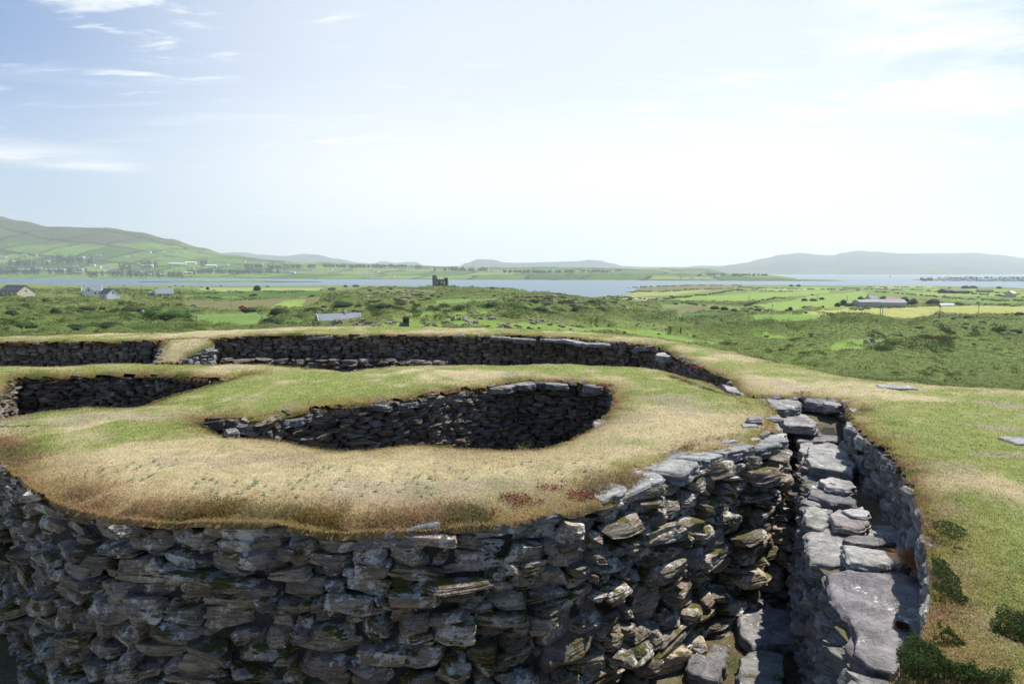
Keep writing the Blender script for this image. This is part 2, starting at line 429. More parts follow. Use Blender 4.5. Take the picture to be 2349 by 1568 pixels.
# ------------------------------------------------------------------ the fort: plan surveyed from the photograph
def WL(L, h=None): return np.array([W(p[0], p[1], h if h is not None else p[2]) for p in L])
hut_outer = smooth_path(WL([(-700, 880), (-420, 975), (-150, 1000), (-20, 1040), (60, 1105), (140, 1160), (260, 1192), (430, 1208), (600, 1218), (760, 1232), (900, 1230),
    (1050, 1218), (1200, 1200), (1350, 1175), (1450, 1135), (1530, 1105), (1620, 1070), (1700, 1048), (1765, 1030), (1792, 1000), (1785, 960), (1755, 925),
    (1697, 906), (1640, 884), (1590, 866), (1540, 854), (1490, 848), (1430, 845), (1300, 842), (1100, 844), (950, 848), (860, 853), (790, 861), (730, 854),
    (600, 846), (330, 840), (100, 847), (-200, 852), (-600, 858)], 1.98), .06, True)
cavA = smooth_path(WL([(440, 957), (500, 992), (570, 1004), (640, 1012), (730, 1025), (830, 1030), (960, 1024), (1080, 1034), (1180, 1036), (1290, 1024),
    (1365, 990), (1405, 945), (1408, 905), (1392, 882), (1340, 874), (1245, 870), (1170, 876), (1100, 887), (1000, 903), (900, 916), (750, 930), (650, 946), (600, 958), (520, 952)], 1.95), .05, True)
cavB = smooth_path(WL([(-420, 968), (-200, 962), (0, 952), (60, 946), (150, 936), (225, 929), (300, 933), (380, 910), (470, 889), (540, 873), (590, 861),
    (560, 864), (480, 869), (350, 862), (150, 865), (45, 868), (20, 880), (-60, 930), (-300, 940)], 1.97), .05, True)
hut_ctrl = [(100, 1090, 2.02), (330, 1180, 1.97), (600, 1200, 1.94), (900, 1210, 1.95), (1200, 1180, 1.96), (1500, 1090, 2.02), (1750, 1010, 2.03), (700, 1050, 2.0), (560, 1025, 2.02), (1180, 1050, 1.98), (900, 1045, 1.97),
            (1100, 1090, 1.93), (1450, 980, 1.88), (1600, 920, 1.93), (1500, 860, 2.03), (1600, 870, 2.05), (1660, 890, 2.05), (1700, 910, 2.03), (1400, 850, 2.0), (1250, 850, 1.98), (900, 860, 1.96), (700, 880, 1.95), (560, 930, 2.0),
            (450, 950, 2.04), (300, 990, 1.98), (100, 970, 2.06), (-100, 970, 2.1), (300, 850, 1.96), (0, 858, 1.97), (540, 855, 1.97)]
def hut_h(X, Y): return idw(hut_ctrl, X, Y)-.09
def hut_top(X, Y): return CZ-hut_h(np.asarray(X, float), np.asarray(Y, float))
ring_in = smooth_path(np.array([(-12, 1.5), (-7, 1.3), (-3, 1.0), (0, 1.45), (.9, 1.95)]+[tuple(W(*p)) for p in [(2060, 1568, 1.75), (2145, 1420, 1.75), (2142, 1280, 1.75), (2112, 1150, 1.76),
    (2055, 1060, 1.78), (1995, 1000, 1.8), (1950, 955, 1.83), (1938, 918, 1.86), (1860, 903, 1.87), (1765, 899, 1.88), (1710, 887, 1.88), (1640, 851, 1.9),
    (1580, 826, 1.9), (1540, 806, 1.9), (1490, 789, 1.9), (1400, 782, 1.9), (1270, 771, 1.9), (1100, 769, 1.9), (850, 768, 1.9), (640, 767, 1.9), (490, 770, 1.92), (430, 775, 1.95),
    (370, 781, 1.98), (200, 785, 2.0), (0, 783, 2.0), (-300, 790, 2.0), (-800, 815, 2.0)]]), .08)
ring_out = smooth_path(np.array([tuple(W(*p)) for p in [(-800, 795, 2.0), (-300, 779, 2.0), (0, 772, 2.0), (200, 767, 2.0), (400, 765, 2.0), (500, 758, 1.95), (700, 752, 1.93), (900, 751, 1.93), (1100, 755, 1.93),
    (1300, 761, 1.93), (1500, 777, 1.93), (1700, 813, 1.95), (1900, 860, 1.95), (2050, 883, 1.95), (2200, 897, 1.98), (2349, 906, 2.0)]]+[(9.0, 8.6), (9.4, 5), (8, 1), (5, -2.4), (0, -3.2), (-6, -3), (-12, -1.5)]), .12)
ring_poly = np.vstack([ring_in, ring_out])
ring_ctrl = [(2200, 1400, 1.72), (2250, 1100, 1.72), (2150, 950, 1.78), (2000, 900, 1.86), (1800, 870, 1.88), (1600, 810, 1.9), (1400, 775, 1.88), (1100, 762, 1.86),
             (700, 760, 1.86), (400, 773, 1.94), (100, 777, 1.97), (-300, 785, 2.0), (2300, 920, 1.9), (1740, 905, 1.92)]
def ring_top(X, Y): return CZ-idw(ring_ctrl, np.asarray(X, float), np.asarray(Y, float))
FLOOR = 3.62
def floor_z(X, Y): return CZ-FLOOR+.05*(fbm(X*.7, Y*.7, 2, 3)-.5)

# colour of the grass, from dry straw to green, brown moss and heath at the broken edges
def grass_colour(X, Y, d, hi=0.0, r=None, greenish=0.0):
    n = fbm(X*.55+3, Y*.8+8, 0, 4); n2 = fbm(X*2.6, Y*2.6, 5, 3); n3 = fbm(X*6+9, Y*6, 9, 2)
    g = sstep(.38, .60, n*.62+n2*.38+greenish)[:, None]
    straw = np.array([.545, .46, .27]); green = np.array([.26, .30, .085]); dark = np.array([.085, .12, .03])
    brown = np.array([.24, .155, .07]); moss = np.array([.23, .19, .05])
    c = straw*(1-g)+green*g
    c = c*(1-.35*sstep(.5, .8, n3)[:, None])+np.array([.40, .33, .15])*.35*sstep(.5, .8, n3)[:, None]
    n5 = fbm(X*11, Y*15, 19, 3)[:, None]; c = c*(.78+.44*n5)
    bare = sstep(.62, .70, fbm(X*1.3+70, Y*2.2, 4, 4))[:, None]; c = c*(1-.5*bare)+np.array([.40, .33, .25])*.5*bare
    e = np.clip(np.exp(-np.maximum(d, 0)/.22)*1.15*(.55+.9*n2)-hi, 0, 1)[:, None]
    eb = brown*(1-sstep(.42, .62, n3)[:, None])+moss*sstep(.42, .62, n3)[:, None]
    eb = eb*(1-.7*sstep(.56, .68, n2)[:, None])+dark*.7*sstep(.56, .68, n2)[:, None]
    c = c*(1-e)+eb*e
    fr = (sstep(.95, .1, d)*sstep(7.6, 6.4, Y)*np.where(X < 2.2, 1, 0)*(.35+.9*n2))[:, None]; c = c*(1-.6*fr)+np.array([.37, .245, .12])*.6*fr
    if r is not None: c = c*r.uniform(.76, 1.24, (len(c), 1))*(1+r.normal(0, .05, c.shape))
    return np.clip(c, .01, 1)
GREEN_SPOTS = [(330, 985, .6, .16), (900, 880, 1.2, .2), (700, 910, 1.1, .16), (1350, 1010, .5, .08), (1620, 900, .8, .08), (1500, 880, .5, .1), (2250, 1050, 1.2, .18), (2280, 1250, .8, .22), (2220, 960, 1.2, .12),
               (1200, 835, 1.5, .08), (1150, 1130, .4, .08), (1650, 950, .5, .05), (1100, 1050, 1.5, -.12), (800, 1060, 1.2, -.12), (1600, 990, .8, -.12), (1750, 880, 1.0, -.1)]
def greenness(X, Y):
    g = np.zeros(len(X))
    for px, py, rad, v in GREEN_SPOTS:
        c = W(px, py, 1.9); g += v*np.exp(-((X-c[0])**2+(Y-c[1])**2)/rad**2)
    return g
def turf_surface(P, region, top, roll=.08, rl=.15, wob=.05):
    """height, edge distance and nearest edge for points P"""
    ds, nn = [], []
    for poly, sgn in region:
        d, n = poly_dist(P, poly); d = d*sgn
        if poly.shape == hut_outer.shape or len(poly) == len(hut_outer[::2]): d = d-.22*sstep(.7, 1.4, P[:, 0])*sstep(9.4, 8.4, P[:, 1])*sstep(.6, 0, d)
        ds.append(d); nn.append(n)
    ds = np.array(ds); k = ds.argmin(0); ii = np.arange(len(P)); d = ds[k, ii]; n = np.array(nn)[k, ii]
    X, Y = P[:, 0], P[:, 1]
    dj = d+wob*3.4*(fbm(X*3.3+4, Y*3.3, 3, 4)-.5)-.03
    z = top(X, Y)+.05*(fbm(X*1.1, Y*1.1, 0, 3)-.5)*2+.018*(fbm(X*7, Y*7, 4, 3)-.5)*2
    if callable(roll): rr = roll(X, Y)
    else: rr = roll
    rlv = rl(X, Y) if callable(rl) else rl
    z = z-rr*np.exp(-np.maximum(d, 0)/rlv)
    return z, d, dj, n
def turf_cap(name, region, top, bbox, step, parent, keep=None, roll=.08, rl=.15, wob=.05, droop=.05, greenish=0.0):
    xs = np.arange(bbox[0], bbox[1], step); ys = np.arange(bbox[2], bbox[3], step)
    X, Y = np.meshgrid(xs, ys); P = np.stack([X.ravel(), Y.ravel()], 1)
    z, d, dj, n = turf_surface(P, region, top, roll, rl, wob)
    nx, ny = len(xs), len(ys)
    ok = dj > -.11
    if keep is not None: ok &= keep(P[:, 0], P[:, 1])
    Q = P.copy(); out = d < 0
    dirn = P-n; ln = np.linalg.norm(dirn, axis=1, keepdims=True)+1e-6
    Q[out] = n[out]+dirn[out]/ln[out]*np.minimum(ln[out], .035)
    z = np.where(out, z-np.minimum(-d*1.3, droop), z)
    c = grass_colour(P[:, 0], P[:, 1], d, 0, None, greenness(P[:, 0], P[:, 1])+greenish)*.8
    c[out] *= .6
    idx = np.arange(nx*ny).reshape(ny, nx)
    quads = np.stack([idx[:-1, :-1], idx[:-1, 1:], idx[1:, 1:], idx[1:, :-1]], -1).reshape(-1, 4)
    quads = quads[ok[quads].all(1)]
    used = np.unique(quads); mp = np.full(nx*ny, -1); mp[used] = np.arange(len(used))
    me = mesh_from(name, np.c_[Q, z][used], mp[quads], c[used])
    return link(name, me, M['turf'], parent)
hut_region = [(hut_outer, 1), (cavA, -1), (cavB, -1)]
ring_region = [(ring_poly, 1)]
divide = lambda X, Y: (Y-9.9)-(-.42)*(X+4.3)*1.0        # line between the round hut and the house behind it
isA = lambda X, Y: ~((X < -3.9) & (Y > 9.2+.28*(-3.9-X)*-1+.0))
near_roll = lambda X, Y: .05+.01*sstep(8.0, 6.6, Y)*sstep(1.7, .9, X)
near_rl = lambda X, Y: .13+.20*sstep(8.0, 6.6, Y)*sstep(1.7, .9, X)
hut = thing('stone_hut', (-1.0, 8.0, CZ-FLOOR), 'large round dry stone hut with a sunken hollow and a thick grassy top', 'hut')
house = thing('stone_house_ruin', (-7.0, 11.0, CZ-FLOOR), 'roofless stone house with grassy wall tops at left behind the round hut', 'ruin')
ring = thing('ring_wall', (0, 14, CZ-FLOOR), 'great curved outer fort wall with a grassy top sweeping round the ruins', 'wall')
turf_cap('turf_cap', hut_region, hut_top, (-12, 4.6, 4.2, 14.6), .045, hut, keep=isA, roll=near_roll, rl=near_rl, wob=.11)
turf_cap('turf_cap', hut_region, hut_top, (-17, -3.7, 8.6, 14.6), .07, house, keep=lambda X, Y: ~isA(X+.0, Y-.0) | ~isA(X, Y+.08) | ~isA(X-.08, Y))
turf_cap('turf_cap', ring_region, ring_top, (-19, 10.2, -4, 25), .09, ring, roll=.035, rl=.15)

def between(path, a, b):
    """part of a path from the point nearest a to the point nearest b"""
    i = ((path-a)**2).sum(1).argmin(); j = ((path-b)**2).sum(1).argmin()
    return path[i:j+1] if i <= j else np.vstack([path[i:], path[:j+1]])
def offtop(f, o): return lambda X, Y: f(X, Y)-o
# outer face of the hut (front, then the passage side)
hp = between(hut_outer, W(-150, 1000, 1.98), W(1430, 845, 1.98))
edge_top = lambda X, Y: hut_top(X, Y)-near_roll(np.asarray(X, float), np.asarray(Y, float))-.03
kk = int(((hp-W(1792, 1000, 1.98))**2).sum(1).argmin())
wall('outer_wall', hp[:kk+8], CZ-FLOOR-.05, offtop(edge_top, .03), -1, M['stone'], hut, 11, sub=4, wr=(.24, .66), hr=(.05, .18), inset=lambda x, y: .04*float(x < .9), batter=.15, jut=.06, skew=.09, big=.2)
wall('passage_wall', hp[kk+4:], CZ-FLOOR-.05, offtop(hut_top, .08), -1, M['stone'], hut, 12, sub=2)
ca = between(cavA, W(440, 957, 1.95), W(1365, 990, 1.95))
ia = between(cavA, W(1330, 1005, 1.95), W(560, 1002, 1.95))
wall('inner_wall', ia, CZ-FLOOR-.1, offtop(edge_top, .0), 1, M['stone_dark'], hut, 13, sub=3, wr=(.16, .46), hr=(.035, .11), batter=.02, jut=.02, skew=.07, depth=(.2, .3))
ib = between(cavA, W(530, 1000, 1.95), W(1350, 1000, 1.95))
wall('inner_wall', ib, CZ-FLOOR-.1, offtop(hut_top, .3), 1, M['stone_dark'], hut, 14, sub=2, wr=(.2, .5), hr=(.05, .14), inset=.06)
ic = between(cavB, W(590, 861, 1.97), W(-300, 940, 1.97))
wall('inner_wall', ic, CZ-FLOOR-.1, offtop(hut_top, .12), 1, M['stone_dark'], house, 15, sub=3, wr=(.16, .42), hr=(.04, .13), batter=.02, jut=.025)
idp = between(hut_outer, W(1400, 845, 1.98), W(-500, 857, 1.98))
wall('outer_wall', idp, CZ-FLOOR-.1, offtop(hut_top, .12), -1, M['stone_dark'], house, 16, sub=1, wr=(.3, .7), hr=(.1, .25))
# ring wall: far inner face, ledge, and the face behind the terrace
ring_far_path = rf = between(ring_in, W(1765, 899, 1.88), W(-800, 815, 2.0))
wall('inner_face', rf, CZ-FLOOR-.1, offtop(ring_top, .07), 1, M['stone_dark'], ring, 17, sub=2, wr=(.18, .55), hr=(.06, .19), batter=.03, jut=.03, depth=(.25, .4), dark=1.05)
rn = between(ring_in, np.array([0, 1.45]), W(1938, 918, 1.86))
wall('inner_face', rn, CZ-2.45, offtop(ring_top, .09), 1, M['slab'], ring, 18, sub=3, wr=(.2, .6), hr=(.05, .17), batter=.06, jut=.02, dark=.85, depth=(.14, .22), inset=.03)
rr_ = between(ring_in, W(1938, 925, 1.86), W(1765, 899, 1.88))
wall('inner_face', rr_, CZ-2.3, offtop(ring_top, .05), 1, M['slab'], ring, 19, sub=3, wr=(.15, .4), hr=(.05, .14), dark=.85)
le = between(ring_in, W(1030, 769, 1.9), W(500, 770, 1.9))
def shift(path, d):
    t = np.gradient(path, axis=0); t /= np.linalg.norm(t, axis=1, keepdims=True)+1e-9
    return path+np.stack([-t[:, 1], t[:, 0]], 1)*d
le2 = shift(le, .45)
ltop = lambda X, Y: np.full_like(np.asarray(X, float), CZ-2.62)
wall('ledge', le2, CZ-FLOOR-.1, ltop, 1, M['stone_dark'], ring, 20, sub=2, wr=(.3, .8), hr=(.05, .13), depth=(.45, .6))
# back of the ring wall, seen only from outside
ro = between(ring_out, W(-800, 795, 2.0), np.array([9.4, 5]))
def back_sheet(path, top, zb, parent):
    Vb = []; 
    p = path[::4]
    for q in p: Vb += [(q[0], q[1], float(top(np.array([q[0]]), np.array([q[1]]))[0])-.04), (q[0], q[1], zb)]
    Fb = [(2*i, 2*i+1, 2*i+3, 2*i+2) for i in range(len(p)-1)]
    link('outer_face', mesh_from('outer_face', Vb, Fb, np.tile([[.2, .2, .2]], (len(Vb), 1)), False), M['stone'], parent)
back_sheet(ro, ring_top, CZ-8, ring)
# terrace: the raised walk along the inside of the ring wall
terrace = thing('stone_terrace', (2.8, 6.2, CZ-FLOOR), 'raised stone walkway of broken slabs between the passage and the ring wall at right', 'terrace')
te = smooth_path(np.array([(.55, 1.9), tuple(W(1930, 1700, 2.36)), tuple(W(1955, 1560, 2.36)), tuple(W(1945, 1470, 2.36)), tuple(W(1912, 1390, 2.36)), tuple(W(1895, 1310, 2.36)), tuple(W(1855, 1210, 2.36)),
    tuple(W(1842, 1110, 2.36)), tuple(W(1833, 1010, 2.36)), tuple(W(1795, 985, 2.36)), tuple(W(1768, 968, 2.3)), tuple(W(1752, 935, 2.2)), tuple(W(1735, 912, 2.1))]), .05)
ttop = lambda X, Y: CZ-np.interp(np.asarray(Y, float), [2, 9.2, 9.6, 11], [2.38, 2.36, 2.14, 2.05])
wall('terrace_face', te, CZ-FLOOR-.1, ttop, 1, M['slab'], terrace, 21, sub=3, wr=(.15, .5), hr=(.05, .18), batter=.05, jut=.03, dark=.8)
# terrace fill
tb = np.vstack([te, shift(between(ring_in, np.array([0, 1.45]), W(1765, 899, 1.88)), -.1)[::-1]])
def flat_region(name, poly, zf, step, colour, mat, parent=None, keep=0.0):
    x0, y0 = poly.min(0)-step; x1, y1 = poly.max(0)+step
    xs = np.arange(x0, x1, step); ys = np.arange(y0, y1, step); X, Y = np.meshgrid(xs, ys); P = np.stack([X.ravel(), Y.ravel()], 1)
    d, n = poly_dist(P, poly); idx = np.arange(len(P)).reshape(len(ys), len(xs))
    q = np.stack([idx[:-1, :-1], idx[:-1, 1:], idx[1:, 1:], idx[1:, :-1]], -1).reshape(-1, 4); q = q[(d[q] > -step*.8).all(1)]
    used = np.unique(q); mp = np.full(len(P), -1); mp[used] = np.arange(len(used)); P = P[used]
    return link(name, mesh_from(name, np.c_[P, zf(P[:, 0], P[:, 1])], mp[q], colour(P[:, 0], P[:, 1])), mat, parent)
def soilc(X, Y):
    n = fbm(X*2, Y*2, 0, 4)[:, None]; g = sstep(.5, .6, fbm(X*3+7, Y*3, 3, 3))[:, None]
    return (np.array([.10, .08, .05])*(1-n)+np.array([.20, .16, .095])*n)*(1-.5*g)+np.array([.09, .10, .03])*.5*g
flat_region('fill', tb, lambda X, Y: ttop(X, Y)-.03+.05*(fbm(X*4, Y*4, 0, 3)-.5), .06, soilc, M['soil'], terrace)
# ground inside the fort
fx = np.array([(-19, .5), (5, .5), (6, 9), (6, 22), (-19, 22)], float)
fl = flat_region('ground', fx, floor_z, .12, soilc, M['soil']); tag(fl, kind='structure')
# ------------------------------------------------------------------ loose slabs and coping
def slab_mesh(name, outline, z, thick, r, tilt=(0, 0), rough=.012, jag=.018, dark=1.0, layers=4):
    """outline: world XY polygon (near star-shaped); z: height of the upper face"""
    P = np.asarray(outline, float); c = P.mean(0)
    B = np.vstack([P, P[:1]]); sg = np.r_[0, np.cumsum(np.linalg.norm(np.diff(B, axis=0), axis=1))]
    n = int(np.clip(sg[-1]/.022, 40, 150)); s = np.linspace(0, sg[-1], n, endpoint=False)
    E = np.stack([np.interp(s, sg, B[:, 0]), np.interp(s, sg, B[:, 1])], 1)
    o = r.uniform(0, 99); a = np.arctan2(E[:, 1]-c[1], E[:, 0]-c[0])
    q5 = vnoise(np.floor((E[:, 0]+E[:, 1]*.6)*9+o), np.floor((E[:, 1]-E[:, 0]*.5)*9), 0)-.5
    jit = (fbm(E[:, 0]*7+o, E[:, 1]*7, 0, 3)-.5)*2*jag*1.6+(vnoise(E[:, 0]*34+o, E[:, 1]*34, 0)-.5)*jag*1.2+q5*jag*1.6
    rad = E-c; rl_ = np.linalg.norm(rad, axis=1, keepdims=True); E = c+rad*(1+jit[:, None]/np.maximum(rl_, .05))
    rings = []; ks = [0, .12, .25, .4, .55, .7, .82, .91, .965, 1.0]
    def top(Q, k):
        h = rough*2*(fbm(Q[:, 0]*3+o, Q[:, 1]*3, 1, 4)-.5)+rough*.5*np.floor(3*fbm(Q[:, 0]*1.7+o+5, Q[:, 1]*2.6, 2, 2))
        return z+h-(.004 if k > .95 else 0)-(.012 if k > .99 else 0)+tilt[0]*(Q[:, 0]-c[0])+tilt[1]*(Q[:, 1]-c[1])
    V = [np.array([[c[0], c[1], float(top(c[None], 0)[0])]])]
    for k in ks[1:]:
        Q = c+(E-c)*k; V.append(np.c_[Q, top(Q, k)])
    base = top(E, 1)
    nl = layers*2
    for i in range(1, nl+1):                            # cleaved layers down the side
        st_ = (vnoise(i//2*3.1+o, np.arange(n)*.06*4, 0)-.45)*.045*min(1, thick*12)
        Q = c+(E-c)*(1+(st_/np.maximum(rl_[:, 0], .08))[:, None])
        V.append(np.c_[Q, base-thick*i/nl+(fbm(np.arange(n)*.2, i, o, 2)-.5)*.012])
    V.append(np.array([[c[0], c[1], z-thick]]))
    m = len(V)-2; Fc = []
    for j in range(n): Fc.append((0, 1+j, 1+(j+1) % n))
    for i in range(m-1):
        for j in range(n):
            a0 = 1+i*n+j; a1 = 1+i*n+(j+1) % n; Fc.append((a0, a0+n, a1+n, a1))
    last = 1+m*n
    for j in range(n): Fc.append((last, 1+(m-1)*n+(j+1) % n, 1+(m-1)*n+j))
    V = np.vstack(V); tn = stone_tone(r, 1, dark)
    me = mesh_from(name, V, Fc, np.tile(tn, (len(V), 1)), smooth=True)
    nt = n+3*0; fl_ = np.ones(len(me.polygons), bool); ntop = n*(len(ks)-1); fl_[ntop:] = False; me.polygons.foreach_set('use_smooth', fl_); me.update(); return me
def slab(name, px, h, thick, label, seed, group=None, cat='slab', mat='slab', parent=None, **kw):
    r = np.random.default_rng(seed); P = np.array([W(a, b, h) for a, b in px])
    if P[:, 0].size and np.sum(P[:, 0]*np.roll(P[:, 1], -1)-np.roll(P[:, 0], -1)*P[:, 1]) < 0: P = P[::-1]
    me = slab_mesh(name, P, CZ-h, thick, r, **kw); o = link(name, me, M[mat], parent)
    return tag(o, label, cat, group) if parent is None else o
g1 = 'broken slabs paving the raised stone walkway'
slab('stone_slab', [(1757, 912), (1800, 905), (1838, 921), (1834, 933), (1800, 940), (1764, 936)], 1.98, .09, 'pale flat slab at the far head of the raised stone walkway', 101, g1)
slab('stone_slab', [(1776, 945), (1800, 942), (1850, 950), (1873, 968), (1868, 979), (1820, 976), (1780, 972)], 2.1, .10, 'second slab down from the head of the walkway with a thick broken front', 102, g1)
slab('stone_slab', [(1824, 996), (1870, 994), (1925, 999), (1930, 1010), (1880, 1012), (1828, 1012)], 2.27, .07, 'thin slab below the step near the far end of the walkway', 103, g1)
slab('stone_slab', [(1856, 1020), (1900, 1012), (1935, 1030), (1962, 1068), (1955, 1086), (1910, 1078), (1862, 1070), (1850, 1050)], 2.24, .13, 'long rough slab with split grain on the narrow part of the walkway', 104, g1, rough=.02)
slab('stone_slab', [(1835, 1018), (1862, 1014), (1872, 1030), (1850, 1042), (1832, 1034)], 2.30, .10, 'small blocky slab on the outer lip beside the long rough slab', 116, g1)
slab('stone_slab', [(1880, 1098), (1905, 1092), (1955, 1104), (1966, 1116), (1940, 1122), (1900, 1116)], 2.22, .07, 'thin slab leaning on the ribbed slab halfway along the walkway', 105, g1)
slab('stone_slab', [(1850, 1106), (1882, 1100), (1925, 1124), (1966, 1146), (1960, 1160), (1905, 1152), (1858, 1136)], 2.29, .11, 'ribbed wedge-shaped slab halfway along the walkway', 106, g1, rough=.022)
slab('stone_slab', [(1846, 1166), (1870, 1160), (1900, 1180), (1910, 1200), (1880, 1215), (1848, 1205)], 2.33, .13, 'lichen-whitened block on the outer lip of the walkway', 107, g1)
slab('stone_slab', [(1903, 1180), (1925, 1168), (1985, 1192), (1996, 1202), (1970, 1212), (1915, 1204)], 2.26, .05, 'loose dark splinter slab with a pointed end, left of the mossy gap', 108, g1)
slab('stone_slab', [(1932, 1168), (1978, 1160), (1998, 1174), (1990, 1186), (1955, 1182)], 2.23, .05, 'small loose slab resting on top of the pointed splinter slab', 109, g1)
slab('stone_slab', [(1845, 1225), (1880, 1205), (1960, 1202), (2060, 1200), (2110, 1222), (2118, 1250), (2080, 1285), (1980, 1290), (1900, 1296), (1862, 1288), (1850, 1255)], 2.35, .12, 'wide cracked slab under the two loose bars of slate on the walkway', 110, g1, rough=.014)
slab('stone_slab', [(1934, 1236), (1950, 1226), (2000, 1229), (2048, 1240), (2055, 1248), (2010, 1252), (1950, 1246)], 2.28, .045, 'dark thin bar of slate lying on the wide cracked slab', 111, g1, dark=.7)
slab('stone_slab', [(1932, 1250), (1960, 1252), (2060, 1266), (2092, 1280), (2070, 1296), (1990, 1302), (1952, 1290)], 2.27, .09, 'thick ribbed bar of slate lying across the wide cracked slab', 112, g1, rough=.016)
slab('stone_slab', [(1897, 1312), (1940, 1304), (2010, 1312), (2060, 1306), (2110, 1330), (2146, 1370), (2156, 1430), (2130, 1470), (2120, 1520), (2080, 1548), (2000, 1530), (1960, 1500), (1968, 1455), (1935, 1405), (1905, 1370)], 2.31, .13, 'biggest smooth grey slab of the walkway, with a dark tuft of moss on it', 113, g1, rough=.008, jag=.014)
slab('stone_slab', [(1950, 1556), (2000, 1548), (2060, 1556), (2090, 1600), (2060, 1700), (1960, 1700), (1940, 1600)], 2.36, .12, 'slab at the bottom edge of the photo below the biggest smooth slab', 114, g1)
slab('stone_slab', [(2080, 1395), (2120, 1390), (2150, 1412), (2140, 1425), (2105, 1420)], 2.27, .03, 'thin flake split off the right side of the biggest smooth slab', 115, g1)
# floor of the passage
g2 = 'paving slabs on the floor of the sunken passage'
slab('floor_slab', [(1708, 1372), (1745, 1366), (1770, 1392), (1810, 1400), (1832, 1440), (1820, 1472), (1770, 1480), (1725, 1484), (1698, 1450), (1700, 1410)], 3.50, .14, 'large pale slab half in shadow on the passage floor', 121, g2, rough=.012)
slab('floor_slab', [(1700, 1505), (1755, 1486), (1796, 1500), (1800, 1560), (1780, 1640), (1730, 1640), (1694, 1545)], 3.48, .14, 'pale slab at the bottom of the photo beneath the large half-shadowed slab', 122, g2)
slab('floor_slab', [(1575, 1500), (1600, 1496), (1618, 1508), (1640, 1472), (1668, 1480), (1664, 1530), (1650, 1562), (1580, 1540)], 3.49, .13, 'notched pale slab on the passage floor by the foot of the hut', 123, g2)
slab('floor_slab', [(1765, 1250), (1800, 1238), (1822, 1258), (1812, 1290), (1785, 1306), (1768, 1285)], 3.46, .12, 'brownish slab deep in the passage below the narrow gap', 124, g2)
slab('floor_slab', [(1742, 1336), (1765, 1326), (1778, 1340), (1762, 1352), (1744, 1350)], 3.52, .04, 'small pale flat stone above the large slab in the passage', 125, g2)
slab('floor_slab', [(1780, 1332), (1808, 1326), (1812, 1338), (1796, 1356)], 3.52, .03, 'dark three-cornered slate flake on the passage floor', 126, g2, dark=.6)
slab('floor_slab', [(1800, 1130), (1822, 1122), (1826, 1150), (1806, 1166)], 3.40, .10, 'small slab in the narrowest visible part of the passage', 127, g2)
slab('floor_slab', [(1736, 1356), (1760, 1352), (1764, 1366), (1742, 1370)], 3.53, .04, 'tiny flat stone touching the top of the large slab', 128, g2)
# boulders at the foot of the hut
def boulder(name, px, py, h, w_, d_, h_, rot, seed, label, cat='stone', group=None, mat='stone', sub=4, dark=1.2, tilt=0.0, loc=None, parent=None):
    r = np.random.default_rng(seed); T = templates(sub)[seed % 10]
    P = T[0]*np.array([w_/2, d_/2, h_/2]); a = rot; ca, sa = math.cos(a), math.sin(a)
    ct_, st_ = math.cos(tilt), math.sin(tilt)
    P = np.stack([P[:, 0]*ct_-P[:, 2]*st_, P[:, 1], P[:, 0]*st_+P[:, 2]*ct_], 1)
    P = np.stack([P[:, 0]*ca-P[:, 1]*sa, P[:, 0]*sa+P[:, 1]*ca, P[:, 2]], 1)
    p = loc if loc is not None else W3(px, py, h)
    me = mesh_from(name, P, T[1], np.tile(stone_tone(r, 1, dark), (len(P), 1)))
    if parent is not None: return link(name, me, M[mat], parent, loc=Vector(p)-Vector(parent.location))
    return tag(link(name, me, M[mat], loc=p), label, cat, group)
boulder('boulder', 1530, 1505, 3.52, .46, .42, .24, .3, 201, 'rounded pale boulder at the foot of the hut wall', 'boulder')
boulder('boulder', 1598, 1478, 3.54, .20, .24, .13, .9, 205, 'small greenish block beside the rounded pale boulder', 'boulder')
boulder('boulder', 1495, 1462, 3.35, .22, .2, .10, .2, 207, 'small pointed stone perched above the rounded pale boulder', 'boulder')
r_ = np.random.default_rng(77)
for i in range(14):                                    # trodden rubble in the passage
    px = r_.uniform(1640, 1815); py = r_.uniform(1300, 1540)
    boulder('rubble_stone', px, py, 3.57, r_.uniform(.03, .09), r_.uniform(.03, .07), r_.uniform(.015, .035), r_.uniform(0, 6), 300+i,
            'small loose stone lying on the brown passage floor', 'stone', 'small loose stones on the passage floor', sub=2)
